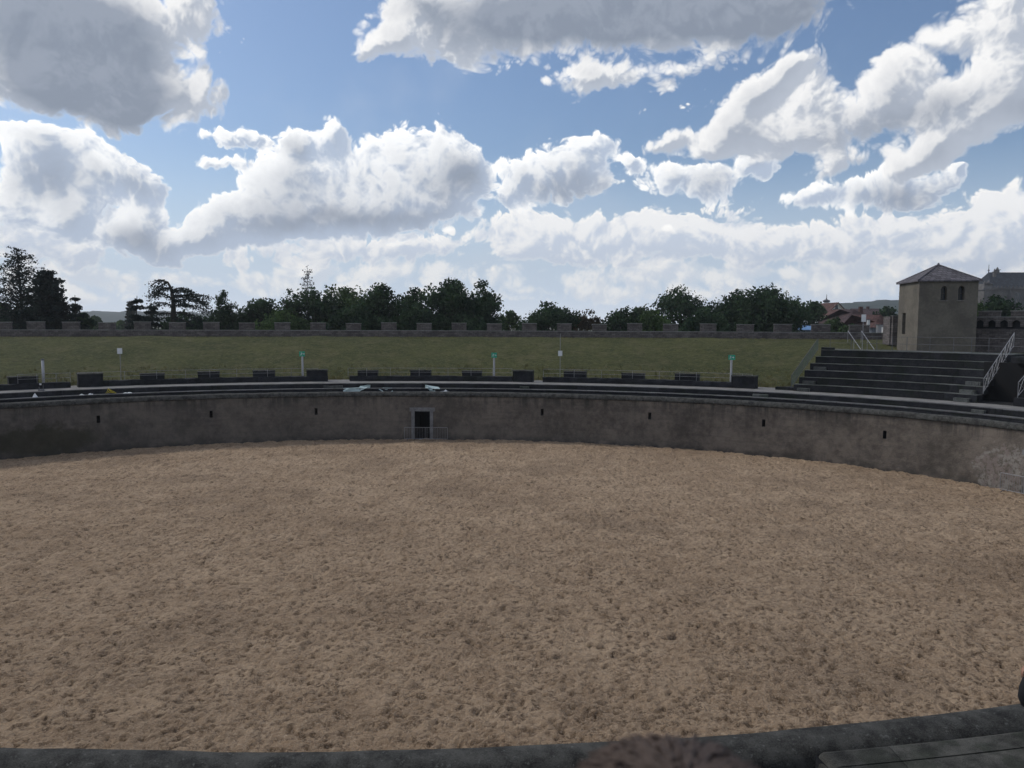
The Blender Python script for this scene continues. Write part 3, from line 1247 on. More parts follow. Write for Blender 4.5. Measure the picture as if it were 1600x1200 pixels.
# ------------------------------------------------------------------ things left lying on the tiers
def crumple(name, px, py, o, L_, Wd, Hh, mat, lab, cat, seed, lean=.0, group=None):
    t = hit(px, o)
    x, y = E(t, o)
    z = ZT if o < 1.55 else ZP
    r = random.Random(seed)
    nx, ny = 14, 8
    mb = MB()
    rz = facing((x, y))
    ph = [r.uniform(0, TAU) for _ in range(6)]
    for j in range(ny+1):
        for i in range(nx+1):
            u, v = i/nx-.5, j/ny-.5
            env = max(0, 1-(2*u)**4)*max(0, 1-(2*v)**4)
            h = Hh*env*(.5+.3*sin(u*9+ph[0]+v*4)+.25*sin(v*8+ph[1]+u*7)+.18*r.uniform(-1, 1))
            h = max(.012, h+lean*(u+.5)*env)
            a = u*L_*(1+.12*sin(v*6+ph[2]))
            b = v*Wd*(1+.15*sin(u*7+ph[3]))
            mb.v.append((x+a*cos(rz)-b*sin(rz), y+a*sin(rz)+b*cos(rz), z+h))
    for j in range(ny):
        for i in range(nx):
            a = j*(nx+1)+i
            mb.f.append((a, a+1, a+nx+2, a+nx+1))
    o_ = mb.build(name, mat, None)
    o_.modifiers.new('s', 'SOLIDIFY').thickness = .012
    tag(o_, lab, cat, group)


GP = 'pale plastic sheets lying on the tiers'
def drape(poly, mat, lab, seed):
    """stiff folded plastic sheet: outline points with a fold depth of their own"""
    r = random.Random(seed)
    vs = []
    for i, (px, py) in enumerate(poly):
        o = .80+.05*r.random() if py > 607.8 else 1.0+.35*r.random()
        x, y = E(hit(px, o), o)
        d = ray(px, py)
        z = EYE+d[2]*y/d[1]
        vs.append(Vector((x, y, z if py > 607.8 else max(z, ZT+.012))))
    c = sum(vs, Vector())/len(vs)
    ins = [v.lerp(c, .45)+Vector((0, r.uniform(-.22, .22), r.uniform(-.05, .05))) for v in vs]
    n = len(vs)
    mb = MB()
    mb.add(vs+ins+[c+Vector((0, -.12, 0))], [(i, (i+1) % n, n+(i+1) % n, n+i) for i in range(n)]+[(n+i, n+(i+1) % n, 2*n) for i in range(n)])
    o_ = mb.build('plastic_sheet', mat, None)
    m_ = o_.modifiers.new('s', 'SOLIDIFY')
    m_.thickness = .02
    tag(o_, lab, 'plastic sheet', GP)


drape([(536, 607.5), (560.5, 607), (563, 603.4), (574.3, 601.3), (578.7, 601.3), (578, 606), (564.6, 609.6), (560.5, 612.7), (536, 612.7)],
      M['tarp'], 'long folded pale green plastic sheet with its right end raised, leftmost on the tiers', 1)
drape([(591.5, 608.2), (599, 605.9), (603.2, 605.9), (613, 607.2), (613.9, 612.3), (598.3, 612.6)],
      M['tarp'], 'small pale plastic sheet lying nearest left of the arena doorway', 2)
drape([(664.4, 601.3), (670.6, 602.7), (685, 604.8), (687.8, 608), (679.5, 608.2), (680.2, 612.3), (672.6, 612.3), (669.9, 608.2), (664.4, 607.5)],
      M['tarp'], 'pale plastic sheet hanging over the tier edge right above the arena doorway', 3)
drape([(687.3, 611.6), (692.6, 611.4), (696, 608.6), (699.4, 611.4), (703.6, 612.3), (687.3, 612.7)],
      M['white'], 'small white peaked sheet, rightmost of the plastic sheets', 4)
crumple('paper_scrap', 199, 616, 1.2, .60, .3, .07, M['white'], 'flat white scrap lying just right of the yellow hose', 'litter', 6)
crumple('plastic_bag', 54, 625, 1.2, .32, .3, .26, M['white'], 'small crumpled white bag on the tiers at the far left', 'bag', 7)
crumple('paper_scrap', 127, 622, 1.2, .3, .2, .09, M['white'], 'tiny white scrap left of the yellow hose, further left of two', 'litter', 8)
crumple('paper_scrap', 141, 620, 1.2, .3, .2, .10, M['white'], 'tiny white scrap left of the yellow hose, nearer of two', 'litter', 9)

# yellow hose in a loose heap
t = hit(174, 1.3)
x, y = E(t, 1.3)
r = random.Random(4)
m = MB()
pts = []
for i in range(70):
    a = i*.36
    q = .34-.003*i
    pts.append((x+cos(a)*q*(1.1+.25*sin(i*.7))-.1, y+sin(a)*q*.5, ZT+.04+.006*i*(.55+.45*sin(a*1.15+1))))
pts.append((x+.3, y, ZT+.03))
m.tube(pts, .017, 6)
tag(m.build('garden_hose', M['yellow'], None, smooth=True), 'yellow hose coiled in a loose heap on the left tiers', 'hose')

# small floodlight on the walkway, left
x, y = E(hit(64, 2.4), 2.4)
root = thing('floodlight', (x, y, ZP), 'small black floodlight with a pale front standing on the left walkway', 'floodlight')
m = MB()
m.box((x, y, ZP+.04), (.34, .26, .08))
m.tube([(x-.15, y, ZP+.05), (x-.15, y, ZP+.42)], .025, 6)
m.tube([(x+.15, y, ZP+.05), (x+.15, y, ZP+.42)], .025, 6)
m.build('stand', M['metal_dark'], root)
m = MB()
m.box((x, y, ZP+.42), (.26, .2, .24), .2)
h_ = m.build('lamp_housing', M['dark'], root)
m = MB()
m.box((x+.03, y-.115, ZP+.47), (.14, .02, .12), .2)
m.build('lens', M['white'], h_)

M['tread_dark'] = stone('mossy_tread', (.05, .054, .054), (.12, .125, .12), 1.3, bump=.02,
                        spots=((.03, .04, .026), .8, .5, .6), joint=(1.6, 10., .02), fine=14.)
# small stone landings let into the tiers (aisle half steps)
def halfstep(a, b, o0, o1, z, lab):
    t0, t1 = hit(a, o0), hit(b, o0)
    mb = MB()
    ringbox(mb, o0, o1, z-.22, z, t0, t1, 3)
    rough(mb, .006, int(a))
    tag(mb.build('aisle_step', M['tread_dark'], None), lab, 'step', 'single stone steps let into the tiers')


halfstep(812, 826, 1.30, 1.598, 4.33, 'single stone step in the tier below the square full-height block')
halfstep(1176, 1200, 1.30, 1.598, 4.33, 'single stone step in the tier below the paved gap')
halfstep(1518, 1538, 1.30, 1.598, 4.33, 'single stone step in the tier below the dark passage of the grandstand')
halfstep(505, 535, 1.30, 1.598, 4.33, 'single stone step in the tier below the left grass gap')

x0 = hit(1211, 4.3); x1 = hit(1242, 4.3)
mb = MB()
ringbox(mb, 4.3, 5.1, ZP-.05, ZP+.22, x0, x1, 3)
rough(mb, .03, 77)
tag(mb.build('stone_slab', M['dark_stone'], None), 'low dark stone slab lying on the paving at the left foot of the grandstand', 'stone slab')

# ------------------------------------------------------------------ crowd barriers before the doorways
def barrier(px0, px1, o, lab):
    ta, tb = hit(px0, o, .5), hit(px1, o, .5)
    A, B = Vector((*E(ta, o), 0)), Vector((*E(tb, o), 0))
    root = thing('crowd_barrier', (A+B)/2, lab, 'barrier', 'metal crowd barriers before the arena doorways')
    up = Vector((0, 0, 1))
    fr = MB()
    d = (B-A).normalized()
    zb, zt = .14, 1.08
    fr.tube([A+up*zt, B+up*zt], .024, 8)
    fr.tube([A+up*zb, B+up*zb], .024, 8)
    for p in (A, B, (A+B)/2):
        fr.tube([p+up*zb, p+up*zt], .022, 8)
    fr.build('frame', M['barrier'], root)
    n = int((B-A).length/.13)
    ba = MB()
    for i in range(1, n):
        p = A+(B-A)*(i/n)
        ba.tube([p+up*zb, p+up*zt], .009, 5)
    ba.build('bars', M['barrier'], root)
    nrm = Vector((-d.y, d.x, 0))
    for p in (A+d*.25, B-d*.25):
        ft = MB()
        ft.tube([p-nrm*.32+up*.02, p-nrm*.1+up*.12, p+nrm*.1+up*.12, p+nrm*.32+up*.02], .02, 6)
        ft.build('foot', M['metal_dark'], root)


barrier(632, 699, -.75, 'grey metal crowd barrier in front of the far arena doorway')
barrier(1563, 1632, -.65, 'grey metal crowd barrier before the right doorway with the pink wall patch')

# ------------------------------------------------------------------ grandstand
GL = lambda i: 1240+8.6*i
GR = lambda i: 1527+9.4*i


def grandstand(a, b, name, lab, rows=6, o0=4.0, tread=.75, rise=.508, dark_t=0.):
    ta, tb = hit(a, o0), hit(b, o0)
    root = thing(name, (*E((ta+tb)/2, o0), ZP), lab, 'grandstand', 'stone grandstands')
    n = 30
    for i in range(rows):
        o = o0+tread*i
        z = ZP+rise*(i+1)
        rs = MB()
        ta, tb = hit(GL(i), o, z), hit(GR(i), o, z)
        last = i == rows-1
        oe = o+tread+.02 if not last else o+3.2
        ringbox(rs, o, oe, z-rise-.02 if i else z-rise-.1, z-.03, ta, tb, n)
        st = rs.build('seat_row', M['dark_stone'], root)
        tr = MB()
        ringbox(tr, o-.02, oe if last else o+tread-.002, z-.028, z, ta, tb, n)
        rough(tr, .008, i)
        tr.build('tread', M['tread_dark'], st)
    return root, ta, tb


G1, GA, GB = grandstand(1238, 1527, 'grandstand', 'dark stone grandstand of six seat rows below the square tower')
# half steps of the two aisles at its ends
for k, (a, b, rr) in enumerate(((7, 26, (0, 1, 3)), (-34, -10, (0, 1, 2)))):
    for i in rr:
        st = MB()
        o = 4.0+.75*i
        z = ZP+.508*i+.254
        g = (GR if k else GL)(i)
        t0, t1 = hit(g+a, o, z), hit(g+b, o, z)
        ringbox(st, o-.34, o-.03, z-.24, z, t0, t1, 2)
        st.build('aisle_step', M['tread_dark'], G1)

# second block right of the dark passage
t0, t1 = hit(1584, 4.0), hit(1760, 4.0)
G2 = thing('grandstand', (*E((t0+t1)/2, 4), ZP), 'edge of the next stone grandstand at the right border, past the dark passage', 'grandstand', 'stone grandstands')
for i in range(6):
    m = MB()
    z = ZP+.508*(i+1)
    oe = 4+.75*(i+1) if i < 5 else 11
    ringbox(m, 4.0+.75*i, oe, z-.53 if i else z-.6, z, t0, t1, 10)
    m.build('seat_row', M['dark_stone'], G2)
# covered passage between the blocks
root = thing('passage', (*E((GB+t0)/2, 7), ZP), 'unlit covered passage between the two grandstand blocks', 'passage')
m = MB()
ringbox(m, 5.4, 11, 7.1, 7.50, hit(GR(5)+12, 6, 7), t0, 3)
m.build('roof_slab', M['dark_stone'], root)
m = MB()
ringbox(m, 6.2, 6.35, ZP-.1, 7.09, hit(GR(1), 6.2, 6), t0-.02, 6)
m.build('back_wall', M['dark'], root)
m = MB()
ringbox(m, 4.2, 6.2, ZP-.2, ZP+.02, hit(GR(0), 5, 4.5), t0, 3)
m.build('passage_floor', M['dark_stone'], root)

# lattice handrails beside the stairs
def lattice(pts0, pts1, n, lab, mat='metal', r=.02, group='sloping stair handrails', mesh=False, panelmat=None):
    """pts0/pts1: foot and head of a sloping rail, with height .95"""
    a, b = pts0, pts1
    root = thing('stair_handrail', a, lab, 'handrail', group)
    up = Vector((0, 0, .98))
    m = MB()
    m.tube([a+up, b+up], r*1.3, 7)
    m.build('top_rail', M[mat], root)
    m = MB()
    m.tube([a+up*.12, b+up*.12], r*.9, 6)
    m.build('bottom_rail', M[mat], root)
    for i in range(n+1):
        p = a+(b-a)*(i/n)
        m = MB()
        m.tube([p, p+up], r, 6)
        m.build('post', M[mat], root)
    m = MB()
    for i in range(n):
        p, q = a+(b-a)*(i/n), a+(b-a)*((i+1)/n)
        if mesh:
            for k in range(1, 9):
                s = p+(q-p)*(k/9)
                m.tube([s+up*.12, s+up*.97], .010, 4)
            for k in range(1, 8):
                m.tube([p+up*(.12+.85*k/8), q+up*(.12+.85*k/8)], .010, 4)
        else:
            m.tube([p+up*.12, q+up*.97], .014, 5)
            m.tube([p+up*.97, q+up*.12], .014, 5)
    m.build('infill', M[mat if not panelmat else panelmat], root)
    return root


def GP_(px, o, z):
    return Vector((*E(hit(px, o), o), z))


def onrow(side, s, dpx=0.):
    """point on the rake of the grandstand: s=0 foot, 1 top"""
    o = 4.0+3.9*s
    z = ZP+.25+2.85*s
    return Vector((*E(hit((GR if side else GL)(5*s)+dpx, o, z), o), z))


M['meshgreen'] = plain('green_mesh_infill', (.09, .13, .115), .6, .2, 5.)
lattice(onrow(0, -.02, -3), onrow(0, .95, -3), 5, 'green mesh handrail rising along the left end of the grandstand', 'metal_dark', .018, mesh=True, panelmat='meshgreen')
lattice(onrow(1, .04, 7)+Vector((0, 0, .25)), onrow(1, 1.05, 7)+Vector((0, 0, .3)), 7, 'pale lattice handrail along the right end of the grandstand, beside the dark passage')
a_, b_ = Vector((*E(hit(1590, 4.2, 5), 4.2), ZP+.5)), Vector((*E(hit(1650, 8.2, 8), 8.2), 7.7))
lattice(a_, b_, 6, 'pale lattice handrail at the right border of the picture')

# railing along the top of the grandstand
pts = [Vector((*E(hit(p, 8.6, 8), 8.6), 7.52)) for p in (1297, 1330, 1370, 1394, 1417, 1453, 1490, 1518, 1545, 1580, 1620, 1670)]
railing(pts, 1.1, 'top_railing', 'thin metal railing along the top of the right grandstand before the tower', 'railing', rails=(1., .52), rad=.014, post=.022, mat='metal_dark')
mb = MB()
t_a, t_b = hit(1284, 8.2, 7.5), hit(1301, 8.2, 7.5)
ringbox(mb, 8.0, 8.8, 7.54, 7.72, t_a, t_b, 2)
rough(mb, .03, 5)
tag(mb.build('stone_slab', M['dark_stone'], None), 'dark rough slab lying on the top left corner of the grandstand', 'stone slab')

# ------------------------------------------------------------------ stair up the bank behind the grandstand
c0, c1 = at(1356, 547, 66), at(1336, 526, 76)
root = thing('bank_stair', (c0.x, c0.y, 5), 'dark stone stair up the grass bank behind the white sign, with two sloping rails', 'stairs')
m = MB()
A_, B_ = Vector((24.5, 0, 0)), None
base = Vector((at(1350, 547, 68).x, 68, 6.0))
top = Vector((at(1343, 528, 80).x, 80, 7.97))
ns = 12
for i in range(ns):
    p = base+(top-base)*((i+.5)/ns)
    m.box((p.x, p.y, p.z-.25), (2.0, 1.04, .62))
m.build('steps', M['dark_stone'], root)
for dx, nm in ((-1.25, 0), (1.25, 1)):
    m = MB()
    a = Vector((at(1344 if not nm else 1366, 546, 66).x, 66, 6.6))
    a2 = at(1345 if not nm else 1366, 546, 64)
    b2 = at(1325 if not nm else 1346, 517, 72)
    m.tube([a2, b2], .03, 6)
    for k in (0, .5, 1):
        p = a2+(b2-a2)*k
        m.tube([Vector((p.x, p.y, p.z-1.1 if k else p.z-.6)), p], .025, 6)
    m.build('handrail', M['metal'], root)

# ------------------------------------------------------------------ tower
def tower():
    s = 4.84
    FL = Vector(((1440-800)/F*67-.48, 67, 0))
    fx = Vector((.99, -.14, 0)).normalized()
    fy = Vector((.14, .99, 0)).normalized()
    c = FL+fx*s/2+fy*s/2
    zb = 5.2
    ze = at(1440, 440, 67).z
    root = thing('tower', (c.x, c.y, zb), 'square plastered tower with a low pyramid roof and two arched windows', 'tower')
    zw = [at(1484, q, 66.6).z for q in (469, 447)]
    # front wall with two arched openings, built as a grid of strips
    def P(u, z, d=0.):
        return FL+fx*u+fy*d+Vector((0, 0, z))
    wins = [(1465.5, 1476.5), (1491, 1502)]
    us = []
    for a, b in wins:
        ua = (Vector(((a-800)/F*66.7, 66.7, 0))-FL).dot(fx)
        ub = (Vector(((b-800)/F*66.5, 66.5, 0))-FL).dot(fx)
        us.append((ua, ub))
    th = .55
    mb = MB()

    def arch(u, a, b):
        r_ = (b-a)/2
        return zw[1]-r_+math.sqrt(max(0, r_*r_-(u-(a+b)/2)**2))
    cuts = sorted({0, s} | {a+(b-a)*k/8 for a, b in us for k in range(9)} | {us[0][0]*.5, (us[0][1]+us[1][0])/2, (us[1][1]+s)/2})
    for a, b in zip(cuts, cuts[1:]):
        w = next(((p, q) for p, q in us if p-1e-6 <= a and b <= q+1e-6), None)
        if w is None:
            mb.add([P(a, zb), P(b, zb), P(b, ze), P(a, ze)], [(0, 1, 2, 3)])
        else:
            mb.add([P(a, zb), P(b, zb), P(b, zw[0]), P(a, zw[0])], [(0, 1, 2, 3)])
            za, z2 = arch(a, *w), arch(b, *w)
            mb.add([P(a, za), P(b, z2), P(b, ze), P(a, ze)], [(0, 1, 2, 3)])
            mb.add([P(a, za), P(b, z2), P(b, z2, th), P(a, za, th)], [(0, 3, 2, 1)])
            mb.add([P(a, zw[0]), P(b, zw[0]), P(b, zw[0], th), P(a, zw[0], th)], [(0, 1, 2, 3)])
    for a, b in us:
        r_ = (b-a)/2
        for u in (a, b):
            mb.add([P(u, zw[0]), P(u, zw[1]-r_), P(u, zw[1]-r_, th), P(u, zw[0], th)], [(0, 1, 2, 3)])
    # left side with door opening
    def Q(v, z, d=0.):
        return FL+fy*v+fx*d+Vector((0, 0, z))
    d0, d1, dz = 2.9, 3.75, at(1415, 489, 70).z
    for a, b in ((0, d0), (d1, s)):
        mb.add([Q(b, zb), Q(a, zb), Q(a, ze), Q(b, ze)], [(0, 1, 2, 3)])
    mb.add([Q(d1, dz), Q(d0, dz), Q(d0, ze), Q(d1, ze)], [(0, 1, 2, 3)])
    mb.add([Q(d1, zb), Q(d0, zb), Q(d0, dz-1.95), Q(d1, dz-1.95)], [(0, 1, 2, 3)])
    for v in (d0, d1):
        mb.add([Q(v, dz-1.95), Q(v, dz), Q(v, dz, .5), Q(v, dz-1.95, .5)], [(0, 1, 2, 3)])
    mb.add([Q(d0, dz), Q(d1, dz), Q(d1, dz, .5), Q(d0, dz, .5)], [(0, 1, 2, 3)])
    # right and back
    R = FL+fx*s
    mb.add([R+Vector((0, 0, zb)), R+fy*s+Vector((0, 0, zb)), R+fy*s+Vector((0, 0, ze)), R+Vector((0, 0, ze))], [(0, 1, 2, 3)])
    B = FL+fy*s
    mb.add([B+Vector((0, 0, zb)), B+fx*s+Vector((0, 0, zb)), B+fx*s+Vector((0, 0, ze)), B+Vector((0, 0, ze))], [(3, 2, 1, 0)])
    mb.build('wall', M['tower'], root)
    for a, b in us:
        w = MB()
        w.add([P(a-.02, zw[0]-.02, th-.12), P(b+.02, zw[0]-.02, th-.12), P(b+.02, zw[1]+.02, th-.12), P(a-.02, zw[1]+.02, th-.12)], [(0, 1, 2, 3)])
        o = w.build('window', M['glass'], root)
        g = MB()
        m_ = (a+b)/2
        g.box(P(m_, (zw[0]+zw[1])/2, th-.16), (.05, .04, zw[1]-zw[0]), atan2(fx.y, fx.x))
        g.box(P(m_, (zw[0]+zw[1])/2, th-.165), (b-a, .03, .05), atan2(fx.y, fx.x))
        g.build('window_bar', M['stick'], o)
        si = MB()
        si.box(P(m_, zw[0]-.05, .02), (b-a+.18, .2, .09), atan2(fx.y, fx.x))
        si.build('window_sill', M['tower_sill'], root)
    d = MB()
    d.add([Q(d1, dz-1.95, .45), Q(d0, dz-1.95, .45), Q(d0, dz, .45), Q(d1, dz, .45)], [(0, 1, 2, 3)])
    d.build('door', M['brown_wood'], root)
    # roof: low pyramid with a small eave and eave board
    ov = .22
    rf = MB()
    zc = at(1466, 414, 69.1).z
    cs = [FL-fx*ov-fy*ov, R+fx*ov-fy*ov, R+fx*ov+fy*(s+ov), B-fx*ov+fy*ov]
    low = [q+Vector((0, 0, ze+.0)) for q in cs]
    up_ = [q+Vector((0, 0, ze+.10)) for q in cs]
    rf.add(low+up_+[c+Vector((0, 0, zc))], [(3, 2, 1, 0), (0, 1, 5, 4), (1, 2, 6, 5), (2, 3, 7, 6), (3, 0, 4, 7), (4, 5, 8), (5, 6, 8), (6, 7, 8), (7, 4, 8)])
    rf.build('roof', M['towerroof'], root)
    hp = MB()
    for q in up_:
        hp.tube([q+Vector((0, 0, .02)), c+Vector((0, 0, zc+.02))], .06, 5)
    hp.tube([c+Vector((0, 0, zc-.05)), c+Vector((0, 0, zc+.18))], [.14, .05], 6)
    hp.build('ridge_tiles', M['towerroof'], bpy.data.objects['roof'])


M['tower_sill'] = stone('sill_stone', (.12, .11, .10), (.18, .165, .15), 2.)
M['brown_wood'] = plain('weathered_brown_door', (.055, .038, .03), .8, .2, 6.)
tower()

# parapet block beside the tower door
root = thing('parapet_block', at(1401, 525, 73), 'dark box-like parapet with a pale left edge left of the tower door', 'wall')
zt_ = at(1400, 494, 73).z
a_, b_ = (1386-800)/F*74, (1414-800)/F*72.5
m = MB()
m.box(((a_+b_)/2, 73.3, (zt_+7.6)/2), (b_-a_, .5, zt_-7.6), -.10)
m.box((a_+.2, 74.3, (zt_+7.6)/2-.01), (.45, 1.7, zt_-7.62), -.10)
m.build('masonry', M['outer'], root)
m = MB()
m.box(((a_+b_)/2, 73.3, zt_+.035), (b_-a_+.08, .58, .06), -.10)
m.build('cap_slab', M['cap'], root)

# ------------------------------------------------------------------ battlement wall on the crest of the bank
def battlement():
    pts = [outer(p) for p in range(-70, 1400, 10)]
    root = thing('battlement_wall', (*outer(700).xy, 7.9), 'long low battlement wall with square merlons on the crest of the grass bank', 'wall')
    mb = MB()
    zc = 8.72
    cap = MB()
    for k, (p, q) in enumerate(zip(pts, pts[1:])):
        d = (q-p).normalized()
        n = Vector((-d.y, d.x, 0))*.5
        base = [p, q, q+n, p+n]
        mb.add([Vector((v.x, v.y, 3)) for v in base]+[Vector((v.x, v.y, zc-.07)) for v in base],
               [(0, 1, 5, 4), (2, 3, 7, 6), (4, 5, 6, 7)])
        m_ = n.normalized()*.03
        cb = [p-m_, q-m_, q+n+m_, p+n+m_]
        cap.add([Vector((v.x, v.y, zc-.068)) for v in cb]+[Vector((v.x, v.y, zc)) for v in cb],
                [(0, 1, 5, 4), (2, 3, 7, 6), (4, 5, 6, 7), (0, 3, 2, 1)])
    mb.build('masonry', M['outer'], root)
    cap.build('coping', M['cap'], root)
    xs = [-52, 5, 57, 112, 168, 223, 277.5, 330.6, 386, 441.5, 497, 552.5, 607.5, 662.5, 717, 772, 826.5, 881, 936, 991, 1047, 1105.5, 1163.5, 1222, 1281, 1341]
    for i, px in enumerate(xs):
        c = outer(px)
        d = (outer(px+3)-outer(px-3)).normalized()
        n = Vector((-d.y, d.x, 0))
        w = 22.5/F*c.y/max(.75, d.x) if i < 21 else (23+(i-20)*.9)/F*c.y/max(.8, d.x)
        rz = atan2(d.y, d.x)
        jit = [.03, -.03, .015, 0, -.045, .04, -.01][i % 7]
        zt = 9.58+jit
        m = MB()
        q = c+n*.25
        m.box((q.x, q.y, (zt+8.0)/2-.04), (w, .56, zt-8.0-.08), rz)
        me = m.build('merlon', M['outer'], root)
        m = MB()
        m.box((q.x, q.y, zt-.036), (w+.07, .64, .07), rz)
        m.build('merlon_cap', M['cap'], me)


battlement()

# ------------------------------------------------------------------ arcaded gallery wall right of the tower
def gallery():
    p0 = Vector(((1519-800)/F*68.45, 68.45, 0))
    p1 = Vector(((1720-800)/F*62.5, 62.5, 0))
    d = (p1-p0).normalized()
    n = Vector((-d.y, d.x, 0))
    Lg = (p1-p0).length
    rz = atan2(d.y, d.x)
    root = thing('gallery_wall', (p0.x, p0.y, 5), 'tall grey gallery wall with a row of small blind arches right of the tower', 'wall')
    zc = at(1560, 496, 67).z
    zt = at(1560, 486.5, 67).z
    zs = at(1560, 511, 67).z

    def W(u, z, v=0.):
        return p0+d*u+n*v+Vector((0, 0, z))
    m = MB()
    m.box(W(Lg/2, (5+zs-.15)/2, .3), (Lg, .5, zs-.15-5), rz)
    m.build('lower_wall', M['outer'], root)
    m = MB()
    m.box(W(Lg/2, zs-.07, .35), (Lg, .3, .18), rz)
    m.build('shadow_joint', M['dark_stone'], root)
    # corbelled upper part with blind arches
    m = MB()
    aw = .92
    k = int(Lg/aw)
    z0, z1 = zs+.02, zc
    for i in range(k):
        u0 = i*aw
        segs = 8
        hw, zz = .30, z0+.30
        prev = None
        m.box(W(u0+.08, (z0+z1)/2, .15), (.16, .5, z1-z0), rz)
        m.box(W(u0+aw-.08, (z0+z1)/2, .15), (.16, .5, z1-z0), rz)
        for j in range(segs):
            a = u0+.16+(aw-.32)*j/segs
            b = u0+.16+(aw-.32)*(j+1)/segs
            mid = (a+b)/2-(u0+aw/2)
            h = zz+math.sqrt(max(0, hw*hw-mid*mid))
            m.box(W((a+b)/2, (h+z1)/2, .15), (b-a, .5, z1-h), rz)
    m.build('blind_arcade', M['outer'], root)
    m = MB()
    m.box(W(Lg/2, (z0+z1)/2, .50), (Lg, .2, z1-z0), rz)
    m.build('arcade_back', M['dark_stone'], root)
    m = MB()
    m.box(W(Lg/2, zc+.04, .15), (Lg, .62, .08), rz)
    m.build('coping', M['cap'], root)
    for px0, px1 in ((1531, 1554), (1583, 1608), (1640, 1664)):
        c = ((px0+px1)/2-800)/F
        # intersection with the wall line
        k_ = (p0.x-c*p0.y)/(c*d.y-d.x)
        w = (px1-px0)/F*66/d.x
        m = MB()
        q = W(k_, (zc+.08+zt)/2, .15)
        m.box(q, (w, .5, zt-zc-.08), rz)
        o = m.build('merlon', M['outer'], root)
        m = MB()
        m.box(W(k_, zt+.035, .15), (w+.12, .62, .07), rz)
        m.build('merlon_cap', M['cap'], o)


gallery()

# ------------------------------------------------------------------ trees
def quads(c, s, rng, flat=0.):
    """n small leaf faces with centres c (n,3) and sizes s (n)"""
    n = len(c)
    a = rng.normal(size=(n, 3))
    a[:, 2] *= (1-flat)
    a /= np.linalg.norm(a, axis=1)[:, None]+1e-9
    b = rng.normal(size=(n, 3))
    b -= (a*b).sum(1)[:, None]*a
    b /= np.linalg.norm(b, axis=1)[:, None]+1e-9
    s = s[:, None]
    v = np.stack([c-a*s-b*s*.5, c+a*s*.2-b*s*.75, c+a*s+b*s*.4, c-a*s*.3+b*s*.7], 1)
    return v.reshape(-1, 3)


def leafmesh(name, V, mat, parent):
    n = len(V)
    me = bpy.data.meshes.new(name)
    me.vertices.add(n)
    me.vertices.foreach_set('co', (V-np.array(parent.location)[None]).ravel())
    me.loops.add(n)
    me.loops.foreach_set('vertex_index', np.arange(n, dtype='i'))
    me.polygons.add(n//4)
    me.polygons.foreach_set('loop_start', np.arange(0, n, 4, dtype='i'))
    me.update(calc_edges=True)
    me.materials.append(mat)
    o = bpy.data.objects.new(name, me)
    COL.objects.link(o)
    o.parent = parent
    return o


def limb(p0, p1, r0, r1, mb, rng, n=5, bend=.08, sag=0.):
    p0, p1 = Vector(p0), Vector(p1)
    l = (p1-p0).length
    pts = []
    off = Vector(rng.normal(size=3))*l*bend
    for i in range(n+1):
        k = i/n
        p = p0.lerp(p1, k)+off*sin(pi*k)
        p.z -= sag*sin(pi*k)*l
        pts.append(p)
    mb.tube(pts, [r0+(r1-r0)*i/n for i in range(n+1)], 5)
    return pts


